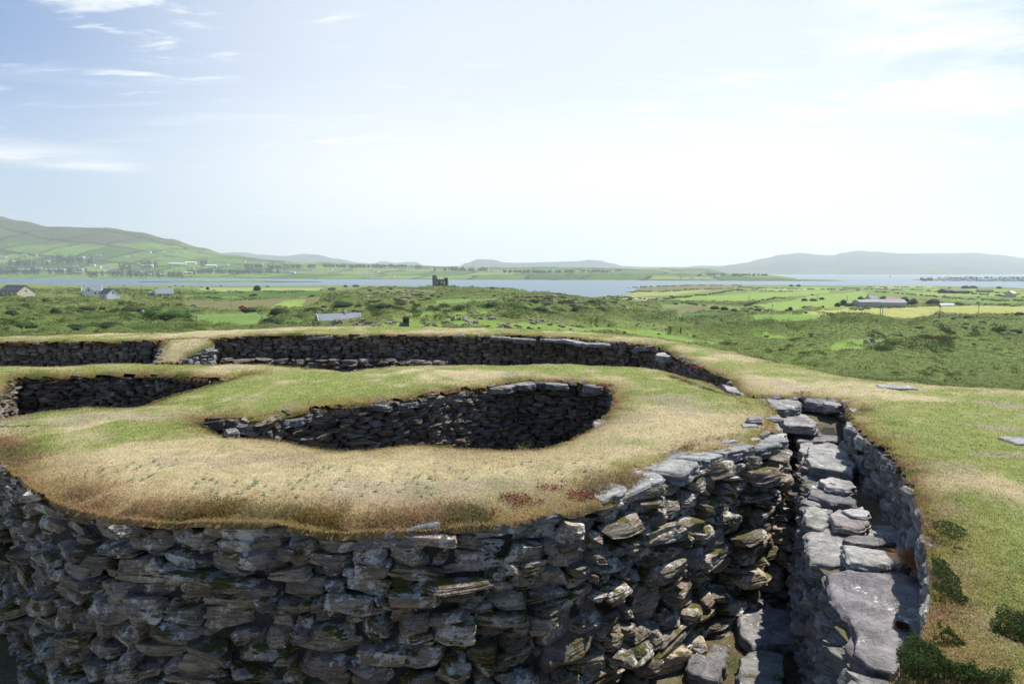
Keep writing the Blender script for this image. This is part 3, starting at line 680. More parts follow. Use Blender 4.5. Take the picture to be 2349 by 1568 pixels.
# coping stones along the broken edge of the hut (parts of it)
def coping(path_pts, h, seed, parent, dense=1.0, wr=(.3, .62), tops=.0, mat='slab', jut=.03, dark=.9, name='capstone', dr=(.26, .4)):
    r = np.random.default_rng(seed)
    P = smooth_path(np.array([W(a, b, h) for a, b in path_pts]), .03)
    sg = np.r_[0, np.cumsum(np.linalg.norm(np.diff(P, axis=0), axis=1))]; s = 0
    while s < sg[-1]-.15:
        w_ = r.uniform(*wr)
        if r.random() < dense:
            m = s+w_/2; x, y = np.interp(m, sg, P[:, 0]), np.interp(m, sg, P[:, 1])
            x2, y2 = np.interp(m+.05, sg, P[:, 0]), np.interp(m+.05, sg, P[:, 1]); t = np.array([x2-x, y2-y]); t /= np.linalg.norm(t)+1e-9
            n = np.array([t[1], -t[0]])                  # outward (right of travel)
            d_ = r.uniform(*dr); q = []
            for u, v in ((-.5, -.3), (-.42, .42), (-.15, .5), (.2, .47), (.46, .36), (.5, -.1), (.4, -.45), (0, -.55), (-.35, -.5)):
                u += r.normal(0, .05); v += r.normal(0, .06)
                q.append((x+t[0]*u*w_*1.06+n[0]*(v*d_+jut-d_*.32), y+t[1]*u*w_*1.06+n[1]*(v*d_+jut-d_*.32)))
            q = np.array(q)
            if np.sum(q[:, 0]*np.roll(q[:, 1], -1)-np.roll(q[:, 0], -1)*q[:, 1]) < 0: q = q[::-1]
            th = r.uniform(.06, .13); z = float(edge_top(np.array([x]), np.array([y]))[0])+.08 if parent in (hut, house) else float(ring_top(np.array([x]), np.array([y]))[0])
            me = slab_mesh(name, q, z-.075+tops+r.normal(0, .012), th, r, tilt=(r.normal(0, .05), r.normal(0, .05)), rough=.014, jag=.014, dark=dark)
            link(name, me, M[mat], parent)
        s += w_*(1.0 if r.random() < .8 else 1.25)
    return
coping([(800, 1232), (1000, 1224), (1200, 1200), (1350, 1175)], 2.05, 401, hut, 1, (.45, .8), .0, jut=.13, dark=1.1)
coping([(320, 1202), (450, 1212)], 2.1, 402, hut, 1, (.42, .5), -.02, jut=.12, dark=.85)
coping([(600, 1222), (700, 1232), (790, 1234)], 2.08, 403, hut, .8, (.3, .45), -.01, jut=.13)
coping([(1360, 1172), (1450, 1135), (1530, 1105), (1620, 1070), (1700, 1048), (1765, 1030), (1792, 1002)], 2.02, 404, hut, 1, (.34, .62), .06, jut=.05, dark=1.0)
coping([(1400, 1130), (1500, 1085), (1560, 1068)], 2.0, 405, hut, .7, (.4, .6), .07, jut=-.02, dark=1.0)
coping([(1640, 1040), (1720, 1020), (1770, 1000)], 2.0, 406, hut, .9, (.4, .6), .065, jut=-.02, dark=1.0)
coping([(1788, 985), (1768, 945), (1720, 912), (1650, 882)], 1.98, 407, hut, .6, (.35, .6), .03, jut=-.02, dark=1.05)
coping([(1390, 884), (1340, 877), (1245, 872), (1170, 879), (1100, 890)], 1.98, 408, hut, .7, (.3, .5), -.02, jut=.03, dark=.7)
coping([(1060, 897), (900, 920), (750, 933), (650, 950), (560, 960), (480, 957)], 2.0, 409, hut, .9, (.35, .55), -.05, jut=.03, dark=.6, dr=(.2, .26))
coping([(1560, 818), (1500, 792), (1420, 784), (1330, 778), (1250, 772), (1130, 770)], 1.9, 410, ring, .75, (.5, .9), -.02, jut=.06, dark=1.05)
coping([(1030, 770), (850, 769), (640, 768), (500, 771)], 1.92, 411, ring, .35, (.5, .9), -.05, jut=.04, dark=.9)
coping([(2075, 1568), (2150, 1420), (2143, 1280), (2113, 1150), (2056, 1060), (1996, 1000), (1950, 955)][::-1], 1.8, 412, ring, .8, (.22, .42), .0, jut=.03, dark=.95, dr=(.16, .24))
coping([(1930, 920), (1890, 908), (1840, 905)], 1.87, 413, ring, .9, (.25, .4), .01, jut=.04, dark=1.0)
# flat flags let into the grass
g3 = 'flat flags let into the grass'
for k, (q, lab) in enumerate([([(2010, 880), (2050, 883), (2090, 884), (2108, 890), (2060, 891), (2015, 886)], 'long pale flag let into the grass on the ring wall top at right'),
        ([(2290, 1002), (2360, 1000), (2380, 1016), (2330, 1018)], 'pale flag in the grass at the right edge of the photo'),
        ([(1712, 958), (1745, 955), (1750, 962), (1716, 964)], 'small flag in the straw by the passage edge of the hut'),
        ([(1700, 972), (1735, 972), (1738, 978), (1705, 979)], 'thin flag in the straw just below the smallest flag on the hut'),
        ([(515, 985), (540, 982), (548, 990), (522, 994)], 'small flag lying in the green grass by the left tip of the hollow'),
        ([(1655, 880), (1690, 890), (1700, 902), (1668, 896)], 'pale flag at the far passage edge of the hut')]):
    hh = 1.86 if k < 2 else 1.93
    p = W(np.mean([a for a, b in q]), np.mean([b for a, b in q]), hh); f_ = ring_top if k < 2 else hut_top
    z = float(f_(np.array([p[0]]), np.array([p[1]]))[0])
    slab('flagstone', q, CZ-z-.03, .08, lab, 500+k, g3, cat='flagstone', rough=.006, jag=.01)
# stub wall jutting from the ring wall, far left
pier = thing('stub_wall', W3(425, 815, 3.6), 'short stub wall with sloping straw-coloured top projecting from the far ring wall', 'wall')
A0 = W(372, 781, 1.95); A1 = W(484, 771, 1.92); B0 = W(347, 829, 2.32); B1 = W(489, 812, 2.28)
def pz(X, Y):                                          # sloping top
    t = np.clip((np.asarray(Y, float)-(B0[1]+B1[1])/2)/(((A0+A1)/2-(B0+B1)/2)[1]), 0, 1)
    return CZ-(2.30*(1-t)+1.93*t)+.10*np.sin(np.pi*t)
Ap0, Ap1 = A0+(A0-B0)*.1, A1+(A1-B1)*.1
ppoly = smooth_path(np.array([Ap0, (A0+B0)/2, B0+[.1, .05], (B0+B1)/2, B1-[.1, -.05], (A1+B1)/2, Ap1]), .1)
turf_cap('turf_cap', [(ppoly, 1)], pz, (ppoly[:, 0].min()-.3, ppoly[:, 0].max()+.3, ppoly[:, 1].min()-.3, ppoly[:, 1].max()+.3), .08, pier, roll=.07, rl=.2, greenish=-.2)
pp = smooth_path(np.array([A0, B0, B0+(B1-B0)*.5, B1, A1]), .12)
pp = np.vstack([np.linspace(A0, B0, 20), np.linspace(B0, B1, 16)[1:], np.linspace(B1, A1, 20)[1:]])
wall('stone_facing', pp, CZ-FLOOR-.1, offtop(pz, .1), -1, M['slab'], pier, 31, sub=2, wr=(.15, .4), hr=(.06, .16), dark=.95)
# dry tufts and moss clump
def tuft_mesh(name, n, rad, length, r, colour, droop=.6, width=.004, cup=.3):
    V, Fc, C = [], [], []
    for i in range(n):
        a = r.uniform(0, 2*math.pi); rr = rad*math.sqrt(r.random())*.5; L = length*r.uniform(.6, 1.15); lean = r.uniform(.15, 1.0)*droop
        b = np.array([rr*math.cos(a), rr*math.sin(a), 0]); a2 = a+r.normal(0, .5); dx = np.array([math.cos(a2), math.sin(a2), 0]); wv = np.array([-dx[1], dx[0], 0])*width*r.uniform(.7, 1.3)
        pts = [b+dx*L*lean*t**1.6*1.2+np.array([0, 0, L*(t-(cup+.5*lean)*t*t)]) for t in (0, .35, .7, 1)]
        k = len(V); c = np.array(colour)*r.uniform(.6, 1.3)
        for j, p in enumerate(pts):
            ww = wv*(1-.3*j) if j < 3 else wv*0
            V += [p-ww, p+ww]; C += [c, c]
        for j in range(3): Fc.append((k+2*j, k+2*j+1, k+2*j+3, k+2*j+2))
    return mesh_from(name, V, np.array(Fc), np.array(C), smooth=False)
r_ = np.random.default_rng(5)
def tuft(px, py, h, n, rad, L, colour, label, group=None, droop=.6, width=.003):
    o = link('grass_tuft', tuft_mesh('grass_tuft', n, rad, L, r_, colour, droop, width), M['blades'], loc=W3(px, py, h)); return tag(o, label, 'grass tuft', group)
tuft(2110, 1300, 2.24, 900, .16, .20, (.42, .22, .09), 'rusty orange dry grass tuft beside the thick ribbed bar of slate', droop=1.1)
tuft(1420, 1118, 2.03, 320, .06, .20, (.5, .36, .14), 'straw yellow tuft hanging over the hut edge beside a capstone', droop=1.2)
tuft(690, 1238, 2.10, 110, .08, .10, (.30, .25, .09), 'yellow-green tuft hanging from the turf edge at left of centre', droop=.9)
tuft(520, 1212, 2.05, 160, .06, .12, (.42, .31, .15), 'brown tuft drooping from the turf edge left of the hanging yellow-green one', droop=1.2)
tuft(1995, 985, 1.88, 260, .10, .13, (.2, .24, .08), 'green grass tuft overhanging the walkway near its far end', droop=.8)
tuft(1202, 1030, 1.93, 18, .1, .14, (.2, .32, .08), 'few thin bright green blades on the near rim of the hollow', droop=.8)
tuft(545, 955, 1.99, 30, .12, .12, (.40, .36, .2), 'few pale seed stalks by the left tip of the hollow', droop=.7)
tuft(1780, 1560, 3.5, 60, .06, .12, (.08, .2, .04), 'green blades by the lower paving slab in the passage')
o = link('moss_clump', tuft_mesh('moss_clump', 700, .07, .035, r_, (.10, .035, .025), 1.0, .003), M['blades'], loc=W3(2068, 1436, 2.295)); tag(o, 'dark reddish clump of moss sitting on the biggest smooth slab', 'moss')
# ------------------------------------------------------------------ land, sea and mountains
def table(cols, px, D, pymap=True):
    pass
def build_cols(cols, smooth=True):
    """cols: {px: [(D, row)]} -> function elevation(azimuth tangent, D)"""
    ks = sorted(cols); az = np.array([(k-CX)/F for k in ks])
    lg = np.log(np.geomspace(10, 30000, 260)); T = []
    for k in ks:
        d = np.array([p[0] for p in cols[k]], float); z = np.array([HH(p[0], p[1]) for p in cols[k]])
        v = np.interp(lg, np.log(d), z)
        kk = np.ones(5)/5; vp = np.r_[[v[0]]*2, v, [v[-1]]*2]; T.append(np.convolve(vp, kk, 'valid') if smooth else v)
    T = np.array(T)
    def f(a, D):
        a = np.asarray(a, float); D = np.asarray(D, float)
        i = np.clip(np.searchsorted(az, a)-1, 0, len(az)-2); t = np.clip((a-az[i])/(az[i+1]-az[i]), 0, 1); t = t*t*(3-2*t)
        j = (np.log(np.clip(D, 10, 29999))-lg[0])/(lg[1]-lg[0]); j0 = np.clip(j.astype(int), 0, len(lg)-2); u = np.clip(j-j0, 0, 1)
        g = lambda c: T[c, j0]*(1-u)+T[c, j0+1]*u
        return g(i)*(1-t)+g(i+1)*t
    return f
near_cols = {
 -500: [(10, 1300), (30, 900), (150, 795), (300, 716), (600, 668), (1500, 654), (2100, 650), (2350, 648)],
 0: [(10, 1300), (26, 900), (60, 850), (110, 810), (150, 790), (200, 755), (250, 730), (300, 708), (350, 690), (400, 676), (500, 668), (700, 661), (1200, 654), (1600, 651.5), (2050, 649.5), (2250, 650)],
 250: [(10, 1300), (26, 900), (60, 850), (110, 810), (150, 788), (200, 757), (250, 732), (300, 712), (350, 694), (400, 682), (500, 672), (700, 664), (1200, 656), (1600, 654), (1750, 654), (1900, 655)],
 500: [(10, 1300), (28, 880), (60, 850), (110, 806), (150, 786), (200, 760), (250, 744), (300, 722), (400, 692), (500, 680), (700, 668), (1200, 657.5), (1700, 655), (1850, 655)],
 680: [(10, 1300), (28, 880), (60, 850), (110, 806), (150, 784), (200, 764), (240, 744), (300, 722), (400, 694), (500, 682), (700, 668), (1200, 658), (1700, 655), (1850, 655)],
 735: [(10, 1300), (28, 870), (60, 850), (100, 800), (130, 762), (150, 746), (175, 752), (220, 749), (300, 720), (400, 690), (500, 679), (700, 669), (1200, 658), (1750, 654), (1900, 654)],
 780: [(10, 1300), (28, 870), (60, 850), (100, 792), (130, 742), (150, 730), (175, 738), (220, 748), (300, 718), (400, 684), (470, 672), (560, 668), (700, 672), (1200, 657.5), (1750, 654), (1900, 654)],
 900: [(10, 1300), (28, 870), (60, 850), (100, 788), (125, 742), (150, 720), (175, 724), (220, 738), (300, 714), (400, 682), (470, 664), (560, 658), (700, 664), (1100, 659), (1700, 655), (1850, 656)],
 1000: [(10, 1300), (28, 870), (60, 850), (100, 784), (125, 740), (150, 717), (175, 719), (220, 732), (300, 708), (400, 684), (500, 666), (650, 658), (820, 658.5), (900, 664), (960, 672), (1100, 676)],
 1120: [(10, 1300), (28, 870), (60, 850), (100, 784), (125, 738), (150, 718), (175, 719), (220, 732), (300, 706), (400, 682), (500, 669), (620, 662), (750, 668), (850, 674), (950, 682), (1050, 690)],
 1250: [(10, 1300), (28, 870), (60, 850), (100, 790), (130, 746), (160, 728), (190, 728), (230, 724), (300, 706), (400, 682), (480, 673), (560, 671), (700, 680), (850, 684), (950, 690), (1000, 695)],
 1400: [(10, 1300), (28, 880), (60, 850), (90, 800), (130, 757), (170, 742), (230, 726), (300, 708), (400, 689), (470, 686), (560, 690), (700, 690), (850, 684), (1000, 678), (1050, 677), (1150, 678)],
 1480: [(10, 1300), (28, 890), (60, 850), (90, 805), (130, 766), (170, 750), (230, 736), (300, 722), (380, 712), (450, 708), (550, 700), (700, 690), (850, 681), (1050, 672), (1300, 664), (1600, 657), (1750, 656)],
 1600: [(10, 1300), (28, 920), (60, 860), (90, 812), (130, 772), (170, 762), (230, 742), (300, 728), (380, 716), (500, 704), (700, 688), (900, 676), (1100, 668), (1400, 660), (1800, 652.5), (2000, 653)],
 1800: [(10, 1300), (28, 940), (50, 880), (70, 850), (90, 822), (115, 796), (140, 776), (180, 758), (230, 746), (300, 732), (400, 716), (550, 703), (700, 691), (900, 676), (1100, 668), (1400, 660), (1800, 653), (2000, 653.5)],
 1950: [(10, 1300), (25, 960), (40, 905), (55, 880), (75, 856), (95, 820), (120, 784), (150, 752), (175, 736), (200, 738), (300, 729), (400, 718), (550, 705), (700, 692), (900, 677), (1100, 668), (1400, 660), (1750, 654), (1900, 655)],
 2100: [(10, 1300), (25, 960), (35, 930), (50, 892), (75, 860), (95, 828), (120, 792), (150, 760), (175, 745), (200, 744), (300, 729), (400, 717), (550, 704), (700, 692), (900, 677), (1100, 668), (1400, 659), (1750, 653.5), (1900, 655)],
 2250: [(10, 1300), (25, 960), (35, 935), (50, 908), (75, 870), (100, 830), (130, 796), (165, 765), (200, 752), (300, 728), (400, 714), (550, 702), (700, 691), (900, 677), (1100, 668), (1400, 660), (1650, 657), (1800, 658)],
 2400: [(10, 1300), (25, 960), (35, 940), (50, 915), (75, 880), (100, 846), (130, 800), (165, 770), (200, 750), (300, 727), (400, 713), (550, 700), (700, 689), (900, 677), (1100, 669), (1400, 663), (1600, 659), (1750, 660)],
 2900: [(10, 1300), (25, 960), (50, 915), (100, 846), (200, 755), (400, 713), (700, 687), (1100, 669), (1500, 661), (1650, 662)],
}
land_f0 = build_cols(near_cols)
def land_z(X, Y, detail=True):
    X = np.asarray(X, float); Y = np.asarray(Y, float); a = X/np.maximum(Y, .1)
    z = land_f0(a, Y)
    if detail:
        z = z+(fbm(X/22, Y/22, 1, 5)-.5)*np.clip(Y/70, .3, 3.2)*.9*np.clip((1500-Y)/600, .1, 1)*(1+.7*sstep(.22, .32, a)*sstep(300, 200, Y))
    return z
def zat(x, y): return float(land_z(np.array([x]), np.array([y]))[0])
def land_hit(px, py, D0=40, D1=2300):
    """where the sight line through a point of the photo meets the ground"""
    a, b = ray(px, py); D = np.geomspace(D0, D1, 1400); z = land_z(a*D, D); k = np.nonzero(CZ+b*D < z)[0]
    i = k[0] if len(k) else len(D)-1
    return np.array([a*D[i], D[i]])
def in_poly(X, Y, poly):
    ins = np.zeros(len(X), bool); n = len(poly)
    for i in range(n):
        x1, y1 = poly[i]; x2, y2 = poly[(i+1) % n]
        if y1 == y2: continue
        ins ^= ((y1 > Y) != (y2 > Y)) & (X < x1+(Y-y1)*(x2-x1)/(y2-y1))
    return ins
HIT = lambda L, D0=40: np.array([land_hit(a, b, D0) for a, b in L])
# fields, each a plot of its own on the ground: outline, colour
GR = dict(light=(.19, .27, .055), hay=(.30, .30, .085), mid=(.13, .20, .045), deep=(.065, .12, .025), bog=(.14, .135, .055), pale=(.24, .28, .09), bare=(.34, .30, .20), rough=(.12, .145, .045), bright=(.15, .235, .04))
fields = [
 ([(1535, 683), (1700, 674), (1900, 664), (1905, 672), (1700, 690), (1560, 690)], 'light', 300), ([(1720, 700), (1880, 676), (1985, 668), (1990, 690), (1900, 706), (1800, 712)], 'light', 300),
 ([(1990, 668), (2080, 667), (2080, 676), (1995, 682)], 'mid', 300), ([(1400, 665), (1600, 656), (1700, 656), (1640, 664), (1430, 674)], 'bog', 600), ([(1420, 676), (1560, 668), (1640, 664), (1560, 676), (1450, 682)], 'pale', 600),
 ([(1415, 681), (1500, 683), (1480, 690), (1420, 685)], 'bare', 500), ([(1700, 664), (1900, 658), (1900, 663), (1720, 670)], 'pale', 600),
 ([(1930, 708), (2110, 704), (2260, 701), (2500, 707), (2500, 718), (2200, 722), (2060, 733), (1940, 722)], 'hay', 260), ([(1880, 712), (1935, 709), (1935, 722), (1800, 724)], 'hay', 260),
 ([(1850, 690), (1950, 688), (1955, 706), (1860, 708)], 'light', 300), ([(2070, 664), (2300, 663), (2340, 668), (2080, 668)], 'light', 500), ([(2080, 670), (2350, 672), (2400, 680), (2090, 676)], 'light', 450),
 ([(1800, 653), (2000, 655), (2000, 659), (1800, 660)], 'mid', 700), ([(2010, 655), (2140, 655), (2150, 660), (2010, 661)], 'pale', 700), ([(2160, 684), (2349, 690), (2349, 696), (2180, 694)], 'mid', 300),
 ([(1560, 722), (1640, 716), (1680, 722), (1640, 736), (1570, 732)], 'deep', 200), ([(1430, 700), (1600, 696), (1640, 712), (1520, 722), (1440, 712)], 'bog', 300),
 ([(1700, 722), (1850, 720), (1930, 726), (1860, 738), (1720, 734)], 'bright', 220), ([(1890, 780), (1960, 768), (2030, 790), (2000, 812), (1900, 812)], 'bright', 60), ([(1740, 760), (1830, 756), (1850, 772), (1760, 776)], 'bright', 60),
 ([(2250, 760), (2420, 735), (2420, 760)], 'deep', 100),
 ([(1080, 748), (1300, 742), (1560, 764), (1700, 806), (1500, 772), (1080, 760)], 'bright', 60), ([(900, 716), (1100, 716), (1240, 722), (1100, 728), (900, 724)], 'bright', 60), ([(880, 732), (1090, 730), (1200, 752), (870, 752)], 'bright', 60),
 ([(430, 720), (600, 716), (640, 748), (450, 752)], 'mid', 120), ([(420, 690), (740, 680), (730, 704), (560, 714), (430, 702)], 'bog', 250), ([(450, 668), (740, 666), (730, 676), (440, 682)], 'deep', 300), ([(460, 660), (740, 660), (735, 666), (450, 667)], 'pale', 400),
 ([(650, 690), (700, 686), (690, 704), (620, 706)], 'light', 250), ([(0, 745), (120, 748), (120, 768), (0, 768)], 'rough', 80), ([(0, 670), (300, 676), (300, 690), (0, 684)], 'rough', 250), ([(1000, 688), (1140, 684), (1160, 694), (1000, 698)], 'mid', 250), ([(820, 668), (1000, 666), (1000, 672), (830, 676)], 'rough', 300)]
def domes(X, Y, cell, rad, jit=.9, sd=0):
    x = np.asarray(X)/cell; y = np.asarray(Y)/cell; xi = np.floor(x).astype(np.int64); yi = np.floor(y).astype(np.int64); h = np.zeros_like(x)
    for i in (-1, 0, 1):
        for j in (-1, 0, 1):
            cx = xi+i; cy = yi+j; px = cx+.5+jit*(_h(cx, cy, sd)-.5); py = cy+.5+jit*(_h(cx, cy, sd+7)-.5); s = .45+.55*_h(cx, cy, sd+13)
            d2 = ((x-px)**2+(y-py)**2)/(rad*s)**2; h = np.maximum(h, np.sqrt(np.clip(1-d2, 0, 1))*s)
    return h
nd, na = 560, 820
Dg = np.geomspace(20, 2500, nd); ag = np.linspace(-1.05, 1.05, na)
A_, D_ = np.meshgrid(ag, Dg); X_ = (A_*D_).ravel(); Y_ = D_.ravel(); Z_ = land_z(X_, Y_)
def scrubness(X, Y):
    """0..1: how shrubby the ground is"""
    s = fbm(X/45+3, Y/45, 7, 4); a = X/Y
    z1 = sstep(.42, .55, s)
    left = ((a < -.30) & (Y > 130) & (Y < 420)); z1 = np.where(left, np.maximum(z1, .75), z1)
    kn = ((a > -.3) & (a < .22) & (Y > 205) & (Y < 560)); z1 = np.where(kn, np.maximum(z1*.9, .45), z1)
    nh = ((a > .26) & (Y > 48) & (Y < 265)); z1 = np.where(nh, np.maximum(z1, .42+.35*fbm(X/18, Y/18, 3, 3)), z1)
    mk = ((a < .27) & (a > -.28) & (Y > 60) & (Y < 210)); z1 = np.where(mk, .15+.55*sstep(.5, .62, fbm(X/9, Y/9, 31, 3)), z1)
    far = sstep(1100, 600, Y)
    return z1*far
sc_ = scrubness(X_, Y_)
n1 = fbm(X_/9, Y_/9, 2, 4)[:, None]; n2 = fbm(X_/60, Y_/60, 3, 3)[:, None]
C_ = np.array([.105, .155, .035])*(1-n1)+np.array([.19, .225, .065])*n1
C_ = C_*(1-.6*sstep(.5, .7, n2))+np.array([.13, .12, .05])*.6*sstep(.5, .7, n2)
C_ = C_*(1-.45*sc_[:, None])+np.array([.075, .10, .03])*.45*sc_[:, None]
open_mask = np.zeros(len(X_), bool); FP = []
def field_warp(X, Y):
    k = np.clip(Y, 40, 220)*.06*sstep(330, 180, Y)+1.0
    return (fbm(X/7, Y/7, 21, 3)-.5)*2*k*1.3, (fbm(X/7+50, Y/7, 22, 3)-.5)*4*k
warp_ = field_warp(X_, Y_)
for poly, k, d0 in fields:
    try: P = HIT(poly, d0)
    except Exception: continue
    FP.append(P); m = in_poly(X_+warp_[0], Y_+warp_[1], P)
    stripes = .08*np.sin((X_[m]*.6+Y_[m]*.2)/2.2) if k == 'hay' else 0
    C_[m] = np.array(GR[k])*(.85+.3*n1[m])*(1+stripes)[:, None] if k == 'hay' else np.array(GR[k])*(.82+.36*n1[m])
    open_mask |= m
def canopy(X, Y, s, om):
    big = domes(X, Y, 7.5, .62)*2.8*sstep(.45, .8, s)*sstep(90, 150, Y)*sstep(.36, .56, fbm(X/28, Y/28, 12, 3))
    mid = domes(X, Y, 3.0, .6, sd=30)*1.0*sstep(.25, .6, s)*sstep(500, 250, Y)*(.4+.9*fbm(X/12, Y/12, 15, 2))
    small = domes(X, Y, 1.1, .6, sd=50)*.35*sstep(.05, .4, s)*sstep(400, 120, Y)
    return np.where(om, .0, np.maximum(np.maximum(big, mid), small))
can_ = canopy(X_, Y_, sc_, open_mask)
Z_ = Z_+can_*.85
dk = sstep(.2, 1.6, can_)[:, None]; tint = vnoise(X_/5, Y_/5, 3)[:, None]
C_ = C_*(1-.75*dk)+(np.array([.055, .09, .022])*(1-tint)+np.array([.115, .145, .035])*tint)*.75*dk
shore = np.clip(1-(Z_-.2)/.9, 0, 1)[:, None]; C_ = C_*(1-shore)+np.array([.16, .15, .12])*shore
C_ = C_*1.0
idx = np.arange(nd*na).reshape(nd, na)
q = np.stack([idx[:-1, :-1], idx[:-1, 1:], idx[1:, 1:], idx[1:, :-1]], -1).reshape(-1, 4)
vcol_mat('land', 0, .95, 1.3, .35, .12)
land = tag(link('ground', mesh_from('ground', np.c_[X_, Y_, Z_], q, C_), M['land']), kind='structure')

# water
m, t, out = newmat('water')
P = pos(t, (1/18, 1/5, 1)); nn = noise(t, 1, 4, .6, P); lw = N(t, 'ShaderNodeLayerWeight', i_Blend=.5)
bsdf(t, out, (.05, .11, .15), .34, .5, nn, .25, .4); M['water'] = m
wv = [(-30000, -200, 0), (30000, -200, 0), (30000, 30000, 0), (-30000, 30000, 0)]
wv = [(-16000, 600, 0), (16000, 600, 0), (16000, 19000, 0), (-16000, 19000, 0)]
tag(link('water', mesh_from('water', wv, [(0, 1, 2, 3)], smooth=False), M['water']), kind='structure')

# farther shores: hillside with walled fields, low shore, and mountains
def land_strip(name, cols, D0, D1, nd, px0, px1, na, amp, mat, seed=0):
    f = build_cols(cols, False); Dg = np.geomspace(D0, D1, nd); ag = np.linspace((px0-CX)/F, (px1-CX)/F, na)
    A, D = np.meshgrid(ag, Dg); X = (A*D).ravel(); Y = D.ravel(); z = f(X/Y, Y)
    z = z+(fbm(X/amp[1]+seed, Y/amp[1], seed, 5)-.5)*amp[0]*np.clip(z/60, .06, 1.0)*2
    idx = np.arange(nd*na).reshape(nd, na)
    q = np.stack([idx[:-1, :-1], idx[:-1, 1:], idx[1:, 1:], idx[1:, :-1]], -1).reshape(-1, 4)
    keep = (z[q] > -8).any(1)
    o = tag(link(name, mesh_from(name, np.c_[X, Y, z], q[keep]), M[mat]), kind='structure')
    return f
def field_mat(name, sx, sy, rot, upper, fieldc, heath, seed=0, warp=40, hw=.06):
    m, t, out = newmat(name)
    g = N(t, 'ShaderNodeNewGeometry'); wn = N(t, 'ShaderNodeTexNoise', i_Scale=.002, i_Detail=4); t.links.new(g.outputs['Position'], wn.inputs['Vector'])
    wsub = N(t, 'ShaderNodeVectorMath', operation='MULTIPLY_ADD'); t.links.new(wn.outputs['Color'], wsub.inputs[0]); wsub.inputs[1].default_value = (warp*8, warp*8, 0); t.links.new(g.outputs['Position'], wsub.inputs[2])
    mp = N(t, 'ShaderNodeMapping'); mp.inputs['Rotation'].default_value = (0, 0, R(rot)); mp.inputs['Scale'].default_value = (1/sx, 1/sy, 0); t.links.new(wsub.outputs[0], mp.inputs[0])
    v = N(t, 'ShaderNodeTexBrick', i_Scale=1, i_Mortar_Size=hw, i_Mortar_Smooth=.3, i_Bias=0, i_Brick_Width=1.0, i_Row_Height=1.0); t.links.new(mp.outputs[0], v.inputs['Vector'])
    v.offset = .37; v.squash = 1.4; v.squash_frequency = 3
    v.inputs['Color1'].default_value = (0, 0, 0, 1); v.inputs['Color2'].default_value = (1, 1, 1, 1); v.inputs['Mortar'].default_value = (.5, .5, .5, 1)
    c = ramp(t, [(0, fieldc[0]), (.4, fieldc[1]), (.75, fieldc[2]), (1, fieldc[3])], v.outputs['Color'])
    nn = noise(t, .01, 6, .65, g.outputs['Position']); n3 = noise(t, .0016, 4, .5, g.outputs['Position'])
    c = mixc(t, ramp(t, [(.5, 0), (.66, .75)], nn), c, heath)
    sp = N(t, 'ShaderNodeSeparateXYZ'); t.links.new(g.outputs['Position'], sp.inputs[0])
    hgt = mth(t, 'ADD', mth(t, 'DIVIDE', sp.outputs[2], 600), mth(t, 'MULTIPLY', mth(t, 'SUBTRACT', n3, .5), .7))
    c = mixc(t, ramp(t, [(upper, 0), (upper+.10, .85)], hgt), c, heath)
    c = mixc(t, mth(t, 'MULTIPLY', v.outputs['Fac'], .95), c, (.016, .026, .010))
    c = mixc(t, ramp(t, [(.52, 0), (.62, .55)], noise(t, .05, 4, .7, g.outputs['Position'])), c, (.05, .075, .03))
    bsdf(t, out, c, .95, .1, nn, .6, 12.0); M[name] = m
fc = [(.045, .085, .018), (.08, .145, .025), (.13, .215, .035), (.23, .26, .08)]
field_mat('hillside', 260, 420, 12, .34, fc, (.075, .075, .038), hw=.05, warp=18)
field_mat('shore_fields', 190, 330, 25, .9, fc, (.11, .135, .05), warp=20, hw=.05)
field_mat('mountain', 500, 600, 40, .06, [(.05, .075, .03), (.06, .09, .03), (.08, .115, .04), (.10, .13, .05)], (.045, .055, .04), warp=60, hw=.03)
